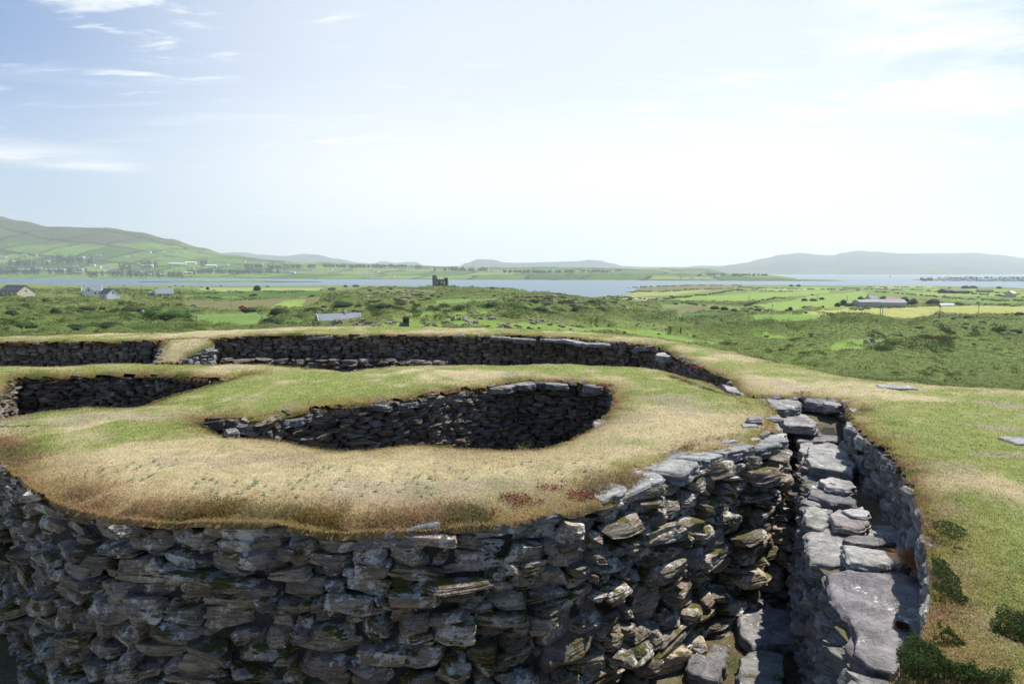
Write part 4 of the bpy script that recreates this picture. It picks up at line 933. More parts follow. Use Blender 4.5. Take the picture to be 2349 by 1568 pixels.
hill_cols = {-500: [(3300, 639), (3800, 618), (4200, 590), (4700, 540), (5400, 440), (6500, 480)],
 -150: [(3250, 640.5), (3800, 618), (4200, 592), (4700, 545), (5400, 474), (6500, 500)],
 0: [(3250, 641), (3400, 638), (3800, 620), (4200, 597), (4700, 556), (5400, 490), (6500, 530)],
 60: [(3250, 641), (3400, 638), (3800, 620), (4200, 598), (4700, 558), (5400, 504), (6500, 530)],
 125: [(3250, 641), (3400, 638), (3800, 620), (4200, 598), (4700, 563), (5400, 515), (6500, 560)],
 250: [(3250, 640), (3400, 637), (3800, 620), (4200, 600), (4700, 567), (5400, 519), (6500, 560)],
 330: [(3250, 640), (3400, 637), (3800, 619), (4200, 600), (4700, 572), (5400, 528), (6500, 575)],
 400: [(3250, 640), (3400, 637), (3800, 620), (4200, 602), (4700, 580), (5400, 545), (6500, 590)],
 470: [(3250, 640), (3400, 637), (3800, 622), (4200, 606), (4700, 590), (5400, 568), (6500, 600)],
 530: [(3250, 640), (3400, 637), (3800, 623), (4200, 609), (4700, 596), (5400, 582), (6500, 606)],
 620: [(3200, 641), (3400, 637), (3800, 625), (4200, 612), (4700, 603), (5400, 594), (6500, 612)],
 720: [(3100, 641), (3300, 637), (3800, 626), (4200, 615), (4700, 607), (5400, 602), (6500, 616)],
 850: [(3050, 642), (3200, 638), (3800, 627), (4200, 618), (4700, 610), (5400, 606), (6500, 618)],
 1000: [(2950, 642), (3100, 639), (3600, 630), (4200, 618), (4700, 612), (5400, 611), (6500, 620)],
 1200: [(2850, 643), (2950, 640), (3500, 628), (4200, 617), (4700, 613), (5400, 613), (6500, 620)],
 1400: [(2650, 645), (2750, 641), (3300, 630), (4100, 621), (4700, 616), (5400, 615), (6500, 620)],
 1600: [(2550, 645.5), (2650, 642), (3200, 632), (4100, 623.5), (4700, 618), (5400, 617), (6500, 621)],
 1750: [(2500, 646), (2600, 643), (3000, 636), (3400, 630), (3700, 634), (4200, 638), (6500, 640)],
 1880: [(2480, 646), (2560, 643.2), (2800, 641), (3000, 642.5), (3150, 645), (6500, 640)],
 1990: [(2400, 648), (2560, 645.5), (2800, 645), (3150, 645), (6500, 640)], 2100: [(2400, 650), (6500, 642)]}
hill_f = land_strip('hillside', hill_cols, 2380, 6500, 260, -500, 2000, 620, (16, 240), 'hillside', 1)
# sandbars and islets in the estuary
bar_cols = {-500: [(2200, 660), (3000, 660)], 280: [(2150, 653), (2400, 649), (2600, 649)], 330: [(2100, 650.5), (2300, 646.4), (2420, 645), (2620, 645)], 450: [(2100, 650.5), (2250, 646.8), (2500, 643.8), (2700, 644)],
 600: [(2100, 650.5), (2250, 646.5), (2500, 643.8), (2700, 644)], 700: [(2150, 649.8), (2300, 646.3), (2450, 644.9), (2600, 645.5)], 790: [(2200, 649), (2350, 646.6), (2500, 646)], 820: [(2200, 652), (2500, 650)]}
land_strip('sandbar', bar_cols, 2080, 2800, 60, 250, 840, 160, (3, 60), 'shore_fields', 3)
town_cols = {2060: [(2500, 650), (3300, 642)], 2100: [(2600, 646.5), (2750, 643), (2900, 640), (3000, 641), (3200, 642)], 2150: [(2600, 646.3), (2700, 643), (2900, 638.5), (3050, 640), (3300, 641)],
 2250: [(2350, 648.5), (2500, 645), (2800, 639.5), (3200, 637), (3500, 638)], 2400: [(2100, 651), (2300, 647), (2700, 640), (3200, 634), (3600, 637)], 2900: [(1800, 655), (2300, 647), (3200, 634), (3600, 637)]}
land_strip('headland', town_cols, 1850, 3500, 90, 2070, 2850, 160, (5, 90), 'shore_fields', 5)
def mountain(cols_crest, D0, D1, D2, base, name, mat, px0, px1, seed, amp=(60, 900)):
    cols = {}
    for k, y in cols_crest: cols[k] = [(D0, base), (D0*1.05, base-1.5), (D0+(D1-D0)*.35, base+(y-base)*.22), (D0+(D1-D0)*.7, base+(y-base)*.66), (D1, y), (D2, base+1)]
    land_strip(name, cols, D0, D2, 110, px0, px1, 420, amp, mat, seed)
mountain([(1500, 622), (1560, 615), (1620, 608), (1700, 603), (1750, 594), (1790, 586), (1830, 581), (1880, 583), (1905, 583), (1925, 577), (1960, 572), (2000, 575), (2060, 579), (2130, 577.5), (2230, 579), (2270, 583), (2349, 591), (2500, 600), (2800, 610)],
         6500, 11500, 13500, 638.5, 'mountain', 'mountain', 1500, 2800, 11, (45, 900))
mountain([(1030, 622), (1050, 612), (1070, 602), (1100, 591.5), (1130, 592), (1160, 598), (1200, 599), (1260, 597.5), (1320, 595), (1350, 593), (1375, 595), (1400, 602), (1430, 609), (1480, 611.5), (1560, 611), (1620, 612), (1700, 613), (1900, 620)],
         10500, 12800, 14300, 624, 'mountain', 'mountain', 1030, 1900, 12, (30, 900))
mountain([(380, 600), (500, 580), (560, 577), (600, 584), (650, 586), (700, 582), (730, 584), (770, 593), (830, 601), (850, 603), (880, 598), (910, 602), (940, 600), (955, 600), (975, 609), (1000, 616), (1040, 622)],
         13000, 14700, 15600, 623, 'mountain', 'mountain', 380, 1045, 13, (50, 1500))
mountain([(480, 600), (520, 583), (560, 586), (640, 597), (720, 604), (800, 610), (900, 617), (980, 622)], 9200, 11000, 12800, 623, 'mountain', 'mountain', 480, 985, 14, (20, 900))
# ------------------------------------------------------------------ vegetation
def leaf_mesh(name, Pn, size, colour, r, flat=.0):
    """one small triangle pair per point"""
    n = len(Pn); a = r.normal(size=(n, 3)); a /= np.linalg.norm(a, axis=1, keepdims=True)
    b = np.cross(a, r.normal(size=(n, 3))); b /= np.linalg.norm(b, axis=1, keepdims=True)
    if flat: a[:, 2] *= 1-flat; b[:, 2] *= 1-flat
    s = (size*r.uniform(.6, 1.3, n))[:, None] if hasattr(size, '__len__') else size*r.uniform(.6, 1.3, (n, 1))
    V = np.stack([Pn-a*s*.5-b*s*.25, Pn+a*s*.5-b*s*.2, Pn+b*s*.45], 1).reshape(-1, 3)
    return mesh_from(name, V, np.arange(3*n).reshape(-1, 3), np.repeat(colour, 3, 0), smooth=False)
def crown_points(r, n, w_, h_, lobes=9):
    c = r.normal(size=(lobes, 3)); c /= np.linalg.norm(c, axis=1, keepdims=True); c *= r.uniform(.25, .62, (lobes, 1)); c[:, 2] = np.abs(c[:, 2])*.9+.1
    rad = r.uniform(.3, .52, lobes); k = r.integers(0, lobes, n); d = r.normal(size=(n, 3)); d /= np.linalg.norm(d, axis=1, keepdims=True)
    P = c[k]+d*(rad[k]*r.uniform(.72, 1.06, n)**1.0)[:, None]; tone = .75+.5*r.random(lobes)[k]
    P[:, 2] = np.abs(P[:, 2]); return P*np.array([w_/2, w_/2, h_])/np.array([1, 1, 1.25]), tone
_core = ico(2)
def crown_core(r, w_, h_):
    V, Fc = _core; P = V.copy(); o = r.uniform(0, 99); P *= (.62+.35*(fbm(P[:, 0]*1.6+o, P[:, 1]*1.6, P[:, 2]*1.6, 3)-.5))[:, None]
    P[:, 2] = P[:, 2]*.9+.35; P[:, 2] = np.maximum(P[:, 2], 0); return P*np.array([w_/2, w_/2, h_])/np.array([1, 1, 1.25]), Fc
_proto = {}
def bush_proto(kind):
    if kind in _proto: return _proto[kind]
    r = np.random.default_rng(len(_proto)+60); out = []
    colours = dict(dark=[(.022, .045, .014), (.05, .085, .025)], green=[(.05, .10, .02), (.11, .17, .04)], gorse=[(.10, .14, .03), (.23, .25, .05)], brown=[(.06, .055, .025), (.12, .11, .045)])[kind]
    for v in range(3):
        P, tone = crown_points(r, 620, 1, 1, 11); u = r.random(len(P))[:, None]
        C = (np.array(colours[0])*(1-u)+np.array(colours[1])*u)*tone[:, None]
        lm = leaf_mesh('foliage', P, .085, C, r)
        cp, cf = crown_core(r, 1, 1)
        core = mesh_from('foliage_core', cp, cf, np.tile([np.array(colours[0])*1.1], (len(cp), 1)))
        # foliage and its inner mass as one mesh
        V = np.vstack([np.array([x.co[:] for x in lm.vertices]), cp]); nl = len(lm.vertices)
        Fa = [tuple(f.vertices) for f in lm.polygons]+[tuple(int(i)+nl for i in f) for f in cf]
        CC = np.vstack([np.repeat(C, 3, 0), np.tile([np.array(colours[0])*1.1], (len(cp), 1))])
        me = mesh_from('foliage', V, np.array(Fa), CC, smooth=False); me.materials.append(M['leaves'])
        tr = []
        for k in range(3):
            tr.append((r.normal(0, .03), r.normal(0, .03), r.uniform(.3, .5), r.normal(0, .12), r.normal(0, .12)))
        Vt, Ft = [], []
        for (x0, y0, hh, dx, dy) in tr:
            b0 = len(Vt)
            for (t_, rad) in ((-.06, .030), (.5, .02), (1, .008)):
                for j in range(6): Vt.append((x0+dx*t_+rad*math.cos(j*math.pi/3), y0+dy*t_+rad*math.sin(j*math.pi/3), hh*t_))
            for i in range(2):
                for j in range(6): Ft.append((b0+i*6+j, b0+i*6+(j+1) % 6, b0+(i+1)*6+(j+1) % 6, b0+(i+1)*6+j))
        tm = mesh_from('trunk', Vt, Ft, np.tile([[.08, .06, .04]], (len(Vt), 1))); tm.materials.append(M['soil'])
        out.append((me, tm))
    _proto[kind] = out; return out
bush_n = 0
def bush(px, py, wpx, hpx, kind, label, group=None, name='shrub', cat='shrub', D0=40, loc=None, size=None):
    global bush_n
    if loc is None:
        p = land_hit(px, py, D0); w_, h_ = wpx*p[1]/F*1.12, hpx*p[1]/F*1.1
    else: p, (w_, h_) = loc, size
    z = zat(*p); r = np.random.default_rng(900+bush_n); bush_n += 1
    me, tm = bush_proto(kind)[bush_n % 3]
    o = thing(name, (p[0], p[1], z-.05*h_), label, cat, group); o.rotation_euler = (0, 0, r.uniform(0, 6.28)); o.scale = (w_, w_, h_)
    for nm, m_ in (('foliage', me), ('trunk', tm)):
        c = bpy.data.objects.new(nm, m_); col.objects.link(c); c.parent = o
    return o
bl = [
 (590, 666, 22, 16, 'dark', 'lone round dark bush standing in the pale field by the estuary', 'tree'), (476, 664, 10, 8, 'dark', 'small dark tree on the flat ground right of the cream-gabled house', 'tree'),
 (1974, 692, 20, 16, 'dark', 'dark tree left of the grey-roofed farmhouse', 'tree'), (1935, 700, 20, 18, 'dark', 'tall dark tree at the left end of the farmyard', 'tree'), (1921, 703, 16, 12, 'dark', 'low dark bush hugging the leftmost farm tree', 'shrub'),
 (1996, 687, 20, 10, 'green', 'rounded tree between farmhouse gable and the barns', 'tree'), (2026, 689, 22, 14, 'dark', 'dark tree in front of the small grey roof in the farm', 'tree'), (2075, 697, 27, 21, 'dark', 'big dark tree just right of the red-roofed shed', 'tree'),
 (2096, 699, 24, 17, 'dark', 'dark tree right beside the biggest farmyard tree', 'tree'), (2140, 700, 42, 21, 'dark', 'wide dark tree between the farm and the white tunnel', 'tree'), (2196, 700, 30, 11, 'green', 'low broad shrub right of the white tunnel', 'shrub'), (2170, 701, 12, 8, 'green', 'small shrub in front of the white tunnel', 'shrub'),
 (1813, 712, 14, 12, 'dark', 'round dark tree alone in the rough pasture', 'tree'), (1887, 707, 9, 8, 'dark', 'smallest round bush in the pasture left of the farm', 'shrub'), (1738, 713, 24, 8, 'dark', 'low dark bush in the pasture, left of the lone round tree', 'shrub'), (1711, 717, 18, 8, 'green', 'greener low bush at the left of the pasture bushes', 'shrub'),
 (1847, 707, 20, 7, 'dark', 'flat dark bush right of the lone round tree', 'shrub'), (1822, 719, 16, 7, 'dark', 'low bush by the ditch under the lone round tree', 'shrub'), (1846, 719, 16, 7, 'dark', 'second low bush along the ditch', 'shrub'), (1971, 723, 26, 8, 'dark', 'dark scrubby bush at the left end of the hay field', 'shrub'), (1950, 722, 10, 8, 'brown', 'brownish bush at the hay field corner', 'shrub'),
 (2134, 735, 20, 8, 'dark', 'first bush of the row under the hay field', 'shrub'), (2190, 733, 20, 9, 'green', 'second bush of the row under the hay field', 'shrub'), (2220, 731, 26, 10, 'dark', 'third bush of the row under the hay field', 'shrub'), (2250, 729, 24, 10, 'green', 'fourth bush of the row under the hay field', 'shrub'),
 (2285, 727, 24, 10, 'dark', 'fifth bush of the row under the hay field', 'shrub'), (2312, 725, 20, 10, 'green', 'sixth bush of the row under the hay field', 'shrub'), (2338, 724, 26, 12, 'dark', 'last bush of the row under the hay field, at the frame edge', 'shrub'), (2330, 766, 34, 15, 'dark', 'near-black round bush at the right edge above the green hollow', 'shrub'),
 (2215, 661, 24, 8, 'dark', 'dark wood edge behind the black barn, left half', 'tree'), (2232, 661, 24, 8, 'dark', 'dark wood edge behind the black barn, right half', 'tree'), (2292, 662, 14, 7, 'dark', 'dark tree left of the cream house at right', 'tree'), (1815, 657, 12, 6, 'dark', 'left tree of the pair on the far shore line', 'tree'), (1832, 657, 13, 7, 'dark', 'right tree of the pair on the far shore line', 'tree'),
 (1640, 709, 26, 10, 'dark', 'left shrub of the dark row in the middle fields', 'shrub'), (1662, 711, 26, 10, 'dark', 'middle shrub of the dark row in the middle fields', 'shrub'), (1684, 714, 24, 9, 'dark', 'right shrub of the dark row in the middle fields', 'shrub'),
 (1640, 733, 30, 10, 'green', 'rounded green shrub at the end of the brown bank', 'shrub'), (1668, 732, 30, 11, 'green', 'rounded green shrub right of the brown bank', 'shrub'), (1615, 731, 26, 8, 'brown', 'brown shrub on the bank above the dark green strip', 'shrub'),
 (1640, 750, 44, 13, 'gorse', 'yellow-green thicket shrub at the left of the gorse mass', 'shrub'), (1680, 748, 50, 15, 'gorse', 'yellow-green thicket shrub in the centre of the gorse mass', 'shrub'), (1725, 750, 50, 14, 'gorse', 'yellow-green thicket shrub at the right of the gorse mass', 'shrub'), (1772, 748, 46, 12, 'green', 'dull green thicket shrub closing the gorse mass', 'shrub'),
 (1885, 687, 16, 7, 'dark', 'dark bush crowning the rocky mound in the fields', 'shrub'), (1865, 690, 20, 8, 'dark', 'dark bush on the front of the rocky mound', 'shrub'), (1845, 690, 18, 8, 'brown', 'brownish bush on the left of the rocky mound', 'shrub'),
 (28, 728, 44, 22, 'dark', 'large dark shrub at the left edge below the long-roofed house', 'shrub'), (128, 724, 34, 24, 'dark', 'dark pyramid-shaped shrub in the left thicket', 'shrub'), (200, 712, 50, 14, 'brown', 'wide brownish shrub in the left thicket', 'shrub'), (300, 716, 56, 18, 'brown', 'brown shrub around the grey rock in the left thicket', 'shrub'), (250, 756, 90, 24, 'dark', 'broad dark shrub behind the ring wall left of centre', 'shrub'),
 (170, 762, 70, 24, 'dark', 'dark shrub rising just behind the left turf skyline', 'shrub'), (400, 735, 90, 34, 'green', 'tall green shrub mass left of the tallest pole', 'shrub'), (350, 728, 60, 24, 'green', 'mid green shrub left of the tall shrub mass', 'shrub'), (430, 748, 70, 20, 'dark', 'dark shrub at the foot of the tallest pole', 'shrub'), (330, 762, 90, 22, 'green', 'long low shrub behind the turf skyline', 'shrub'), (60, 752, 70, 20, 'green', 'green shrub behind the turf at far left', 'shrub'),
 (572, 716, 50, 14, 'dark', 'rounded shrub beside the red car', 'shrub'), (620, 750, 60, 28, 'dark', 'tall dark shrub with the wooden pole before it', 'shrub'), (668, 752, 60, 20, 'green', 'bright rounded shrub left of the rocky outcrop', 'shrub'), (690, 735, 60, 22, 'green', 'green shrub left of the white cottage gable', 'shrub'), (640, 722, 60, 20, 'dark', 'dark shrub up the slope from the tall dark shrub', 'shrub'),
 (720, 716, 60, 16, 'dark', 'dark shrub behind the white cottage, left', 'shrub'), (790, 704, 60, 14, 'dark', 'dark shrub behind the white cottage chimney', 'shrub'), (880, 706, 46, 12, 'dark', 'near-black shrub on the slope below the knoll crest', 'shrub'), (1130, 706, 60, 18, 'dark', 'dark shrub right of centre on the knoll slope', 'shrub'), (1190, 712, 60, 20, 'green', 'green shrub on the knoll slope right of centre', 'shrub'), (1240, 716, 50, 16, 'dark', 'dark shrub below the cliffs on the knoll', 'shrub'),
 (1330, 716, 60, 20, 'dark', 'dark shrub towards the right end of the knoll', 'shrub'), (1390, 722, 60, 18, 'dark', 'dark shrub right at the end of the knoll', 'shrub'), (1450, 735, 60, 14, 'dark', 'low dark shrub trailing off the knoll end', 'shrub'), (1500, 742, 40, 8, 'dark', 'last low shrub before the grey standing rock', 'shrub'), (1124, 663, 26, 6, 'dark', 'flat dark bush on the crest right of the castle', 'shrub'),
]
for (px, py, wp, hp_, k, lab, cat) in bl:
    bush(px, py, wp, hp_, k, lab, 'trees and bushes of the plain', 'tree' if cat == 'tree' else 'shrub', cat, D0=(90 if py < 760 else 45))
# hedges between the fields
def hedge(pts, hm, label, seed, colour=((.035, .06, .018), (.09, .12, .035))):
    r = np.random.default_rng(seed); P = smooth_path(HIT(pts, 120), 3.0); sg = np.r_[0, np.cumsum(np.linalg.norm(np.diff(P, axis=0), axis=1))]
    L = sg[-1]; D = P[:, 1].mean(); n = int(min(9000, L*max(3, 14*250/D))); s = r.uniform(0, L, n); gap = fbm(s/14+seed, 0, 0, 3); k = gap > .40; s = s[k]; gap = gap[k]; n = len(s)
    x = np.interp(s, sg, P[:, 0])+r.normal(0, .5, n)+1.2*(fbm(s/20, seed, 0, 2)-.5); y = np.interp(s, sg, P[:, 1])+r.normal(0, .6, n)
    hh = hm*(.35+1.3*(fbm(s/5+seed, 4, 0, 3))); z = land_z(x, y)+hh*np.sqrt(r.random(n))
    u = r.random((n, 1)); C = np.array(colour[0])*(1-u)+np.array(colour[1])*u
    o = link('hedge', leaf_mesh('hedge', np.c_[x, y, z], np.full(n, max(.35, D*.0016)), C, r), M['leaves']); tag(o, label, 'hedge', 'hedges between the fields')
hl = [([(1399, 673), (1512, 670), (1608, 664), (1692, 663)], 1.6, 'hedge behind the brown strip nearest the bay'), ([(1392, 681), (1450, 685), (1502, 690)], 1.4, 'short hedge running down from the bare strip to the hedge junction'),
 ([(1502, 690), (1584, 681), (1651, 672)], 1.6, 'straight hedge between the two bright green fields'), ([(1646, 672), (1692, 665), (1740, 664)], 1.5, 'hedge continuing to the right above the bright fields'), ([(1502, 690), (1560, 696), (1620, 703)], 1.2, 'thin hedge along the near side of the bright green field'),
 ([(1691, 660), (1859, 664), (1971, 667)], 1.8, 'hedge along the back of the middle fields'), ([(1691, 668), (1760, 668), (1817, 670)], 1.8, 'hedge just left of the rocky mound, farther one'), ([(1935, 662), (2040, 665), (2139, 669), (2349, 683)], 1.7, 'long hedge slanting down to the right edge, upper one'),
 ([(2007, 671), (2090, 676), (2167, 683), (2349, 694)], 1.9, 'long hedge slanting down to the right edge, lower one'), ([(2167, 667), (2260, 671), (2349, 677)], 1.5, 'hedge in front of the cream house'), ([(2240, 699), (2300, 702), (2400, 706)], 2.2, 'thick hedge at right along the back of the hay field'),
 ([(1848, 723), (1900, 724), (1943, 727)], 1.6, 'hedge along the ditch left of the hay field'), ([(1949, 713), (2000, 709), (2069, 707), (2150, 702), (2229, 701)], 1.4, 'hedge between the farmyard and the hay field'), ([(1708, 703), (1761, 689), (1803, 685)], 1.8, 'bushy bank curving up to the rocky mound'),
 ([(1691, 710), (1747, 713), (1780, 716)], 1.5, 'dark hedge at the left of the rough pasture'), ([(1430, 664), (1560, 656), (1700, 655)], 1.8, 'hedge along the spit by the bay'), ([(1990, 659), (2140, 660)], 1.5, 'thin hedge near the shore at right'), ([(380, 690), (450, 686), (540, 690), (620, 688)], 1.8, 'dark hedge across the left plain below the lone bush'),
 ([(400, 676), (520, 674), (700, 672)], 2.2, 'dark belt of bushes along the deep green field at left'), ([(0, 676), (60, 677), (140, 680)], 2.4, 'bushy hedge in front of the long-roofed house'), ([(180, 677), (290, 679), (340, 680)], 1.6, 'bushy hedge in front of the two white houses'), ([(1560, 740), (1600, 735), (1650, 728)], 1.4, 'brown scrubby hedge on the bank near the gorse')]
for i, (p, h_, lab) in enumerate(hl): hedge(p, h_, lab, 40+i)
# scrub, bracken and rough grass as one mass
r_ = np.random.default_rng(99)
n = 560000
a = r_.uniform(-.80, .80, n); D = np.exp(r_.uniform(math.log(38), math.log(620), n)); X = a*D; Y = D
P0 = np.c_[X, Y]; s = scrubness(X, Y); om = np.zeros(n, bool)
_w = field_warp(X, Y)
for P in FP: om |= in_poly(X+_w[0], Y+_w[1], P)
_, dring = 0, poly_dist(P0[::1][:1], ring_poly)
keepm = (s > .12*r_.random(n)*4) & ~om; X, Y, s = X[keepm], Y[keepm], s[keepm]
cn = canopy(X, Y, s, np.zeros(len(X), bool)); z = land_z(X, Y)+cn*(.8+.3*r_.random(len(X)))+.05
t1 = vnoise(X/5, Y/5, 3)[:, None]; t2 = fbm(X/30, Y/30, 8, 3)[:, None]; u = r_.random((len(X), 1))
C = np.array([.055, .095, .022])*(1-t1)+np.array([.13, .175, .04])*t1
C = C*(1-sstep(.52, .66, t2)*.55)+np.array([.11, .095, .04])*sstep(.52, .66, t2)*.55
hv_ = sstep(.55, .63, fbm(X/14+9, Y/22, 6, 4))[:, None]; C = C*(1-.75*hv_)+np.array([.065, .065, .03])*.75*hv_
yl_ = sstep(.52, .66, fbm(X/40+2, Y/40, 26, 3))[:, None]; C = C*(1-.75*yl_)+np.array([.19, .225, .05])*.75*yl_
rt_ = (sstep(.20, .32, X/Y)*sstep(290, 230, Y)*(.35+1.3*sstep(.40, .62, fbm(X/17+5, Y/26, 41, 3))))[:, None]; C = C*(1-.55*np.clip(rt_, 0, 1))+np.array([.185, .245, .06])*.55*np.clip(rt_, 0, 1)
dp_ = ((X/Y > .52) & (Y < 62))[:, None]; C = np.where(dp_, C*np.array([.62, .80, .7]), C)
C *= .75+.55*u; Cg = np.array([.17, .21, .05]); lo = sstep(.5, .1, cn)[:, None]; C = C*(1-.55*lo)+Cg*.55*lo*(.7+.5*u)
tag(link('scrub', leaf_mesh('scrub', np.c_[X, Y, z], .0028*Y, C, r_, .62), M['leaves']), 'mass of bracken, gorse and rough scrub covering the slopes beyond the fort', kind='stuff')
# thickets: dense shrubs growing into one another
def thicket(boxes, label, seed, kinds, dl=1.0, skip=False):
    r = np.random.default_rng(seed); VV, CC = [], []
    for (x0, x1, y0, y1, m_, wa, wb, ra) in boxes:
        for _ in range(m_):
            px, py = r.uniform(x0, x1), r.uniform(y0, y1); p = land_hit(px, py, 62)
            inf = False
            for Pf in FP: inf |= bool(in_poly(p[:1], p[1:], Pf)[0])
            if inf and r.random() < .93: continue
            w_ = r.uniform(wa, wb); h_ = w_*ra*r.uniform(.7, 1.25); n = int(np.clip(240*dl*(w_/3)**1.2*(150/p[1])**.7, 60, 700))
            P, tone = crown_points(r, n, w_, h_, 8); P += np.array([p[0], p[1], zat(*p)-.1]); k = kinds[r.integers(0, len(kinds))]
            c0, c1 = dict(dark=((.026, .052, .016), (.062, .10, .028)), green=((.045, .09, .02), (.10, .16, .04)), lime=((.08, .13, .025), (.17, .22, .05)), brown=((.06, .055, .028), (.12, .105, .05)))[k]
            u = r.random((n, 1)); VV.append(np.c_[P, np.full(n, max(.10, p[1]*.0017))]); CC.append((np.array(c0)*(1-u)+np.array(c1)*u)*tone[:, None]*r.uniform(.8, 1.2))
    A = np.vstack(VV); tag(link('thicket', leaf_mesh('thicket', A[:, :3], A[:, 3], np.vstack(CC), r, .3), M['leaves']), label, kind='stuff')
thicket([(-40, 480, 722, 768, 120, 4, 9, .42), (-40, 470, 690, 722, 70, 3, 8, .35), (560, 730, 712, 756, 26, 4, 8, .5)], 'dense green thicket of shrubs filling the left of the plain', 1, ['dark', 'green', 'green', 'lime'])
thicket([(640, 1480, 694, 728, 150, 3.5, 8, .4), (730, 1480, 672, 694, 90, 2.5, 6, .3)], 'dark thicket of shrubs on the near side of the knoll', 2, ['dark', 'dark', 'green', 'brown'])
thicket([(1080, 1800, 742, 800, 90, .6, 1.8, .5), (1650, 2349, 745, 860, 120, .9, 3.0, .4), (1930, 2180, 768, 812, 90, 1.5, 4.8, .4), (2040, 2349, 852, 866, 60, .9, 2.0, .5), (1560, 1900, 765, 830, 60, 1.2, 3.2, .45), (2150, 2349, 740, 780, 40, 2, 5, .4), (1900, 2349, 845, 880, 90, .6, 1.6, .5)], 'low heather and bramble clumps over the near hill at right', 3, ['dark', 'brown', 'brown', 'dark', 'green'], 1.4)
thicket([(1480, 2349, 656, 722, 90, 3, 6, .45), (380, 760, 656, 692, 36, 3, 7, .4)], 'scattered bushes over the farther fields', 4, ['dark', 'green'])
# rocks of the outcrops
rk = [(955, 671, 40, 7), (780, 687, 70, 7), (900, 742, 30, 12), (1025, 742, 26, 9), (1020, 729, 38, 9), (1085, 742, 24, 14), (1054, 735, 38, 14), (850, 744, 26, 16), (775, 742, 26, 18), (991, 744, 20, 8), (822, 736, 30, 12), (1257, 682, 60, 7), (1355, 695, 80, 7), (1231, 737, 38, 8),
 (1156, 754, 36, 14), (1327, 750, 29, 8), (1521, 781, 29, 8), (1519, 758, 40, 8), (1286, 758, 10, 7), (1654, 772, 15, 10), (1456, 768, 10, 6), (1887, 772, 42, 11), (1789, 783, 11, 8), (2091, 810, 56, 15), (1994, 789, 30, 17), (2195, 805, 9, 8), (2253, 768, 16, 6), (1969, 794, 11, 10), (2010, 802, 17, 9), (2125, 782, 50, 10),
 (1949, 739, 17, 7), (330, 722, 9, 14), (1523, 745, 8, 14), (880, 689, 24, 5), (1130, 690, 30, 4), (1390, 700, 26, 5)]
where = ['on the knoll crest left of the castle', 'low on the left shoulder of the knoll', 'in the outcrop right of the white cottage', 'in the outcrop behind the middle of the ring wall', 'along the top of the outcrop behind the ring wall', 'split pale block at the right of the outcrop', 'stepped block in the middle of the outcrop', 'dark block left in the outcrop', 'dark slope rock beside the cottage roof', 'small pale ledge in the outcrop', 'leaning rock between cottage and outcrop',
 'row of pale crags right of the castle', 'long pale crag at the right end of the knoll', 'flat pale rock with a white boulder above the skyline turf', 'rounded grey rock just behind the ring wall', 'low stepped rocks in the bright grass', 'flat rock close behind the turf at right of centre', 'long low rock in the bright grass', 'tiny pale rock at the turf skyline', 'rock in the heather slope behind the ring wall', 'small grey rock in bright grass', 'dark rock band on the left of the near hill', 'white stone in the heather left of the bright hollow', 'dark cleft crag at the foot of the near hill', 'dark crag left in the near hill', 'small white stone at the right of the near hill',
 'pale flat stone high on the right slope', 'dark stub of rock at the near hill foot', 'grey rock under the near hill crag', 'long dark ledge across the near hill', 'rock on the crest of the near hill', 'pale pillar of rock in the left thicket', 'grey standing rock at the knoll end', 'pale stones on the knoll path', 'thin pale ledge halfway up the knoll', 'broken rock below the long pale crag']
for i, (px, py, wp, hp_) in enumerate(rk):
    p = land_hit(px, py, 45); D = p[1]; w_, h_ = wp*D/F, hp_*D/F; r = np.random.default_rng(700+i)
    S = []; k = int(np.clip(w_/max(h_*.9, .4), 2, 16))
    for j in range(k):
        x = p[0]+((j+.5)/k-.5)*w_; y = p[1]+r.normal(0, .3); hh = h_*r.uniform(.4, .8)
        S.append((x, y, zat(x, y)+hh*.25, 1, 0, w_/k*r.uniform(1.0, 1.5), max(w_/k*.7, h_), hh*1.5, r.normal(0, .08), r.normal(0, .3), r.normal(-.1, .1)))
    o = bake_stones('rock', S, 3 if D < 200 else 2, M['stone'], None, 1.0, r)
    tag(o, ('grey rock, ' if 'rock' not in where[i] and 'crag' not in where[i] else '')+where[i], 'rock', 'rocks showing through the scrub')

for (x0, x1, y0, y1, m_, nm_) in [(800, 900, 736, 758, 26, 'craggy rock outcrop beside the cottage, behind the ring wall'), (960, 1130, 724, 752, 40, 'stepped rock outcrop behind the middle of the ring wall'), (1140, 1330, 738, 762, 20, 'low broken outcrop behind the ring wall right of centre'), (1180, 1420, 678, 700, 34, 'line of pale crags near the right end of the knoll'), (760, 960, 664, 690, 40, 'rocky crest of the knoll left of the castle'), (1960, 2160, 770, 815, 34, 'dark crags in the hill on the right')]:
    r = np.random.default_rng(int(x0)); S = []
    for _ in range(m_):
        p = land_hit(r.uniform(x0, x1), r.uniform(y0, y1), 70); D = p[1]; w_ = r.uniform(8, 26)*D/F; h_ = r.uniform(2, 5)*D/F
        S.append((p[0], p[1], zat(*p)+h_*.3, 1, 0, w_, max(w_*.6, h_), h_*1.6, r.normal(0, .1), r.normal(0, .3), r.normal(-.1, .12)))
    oc = thing('rock_outcrop', (S[0][0], S[0][1], S[0][2]), nm_, 'rock outcrop')
    for s_ in S: bake_stones('rock', [s_], 2, M['stone'], oc, .8, r)
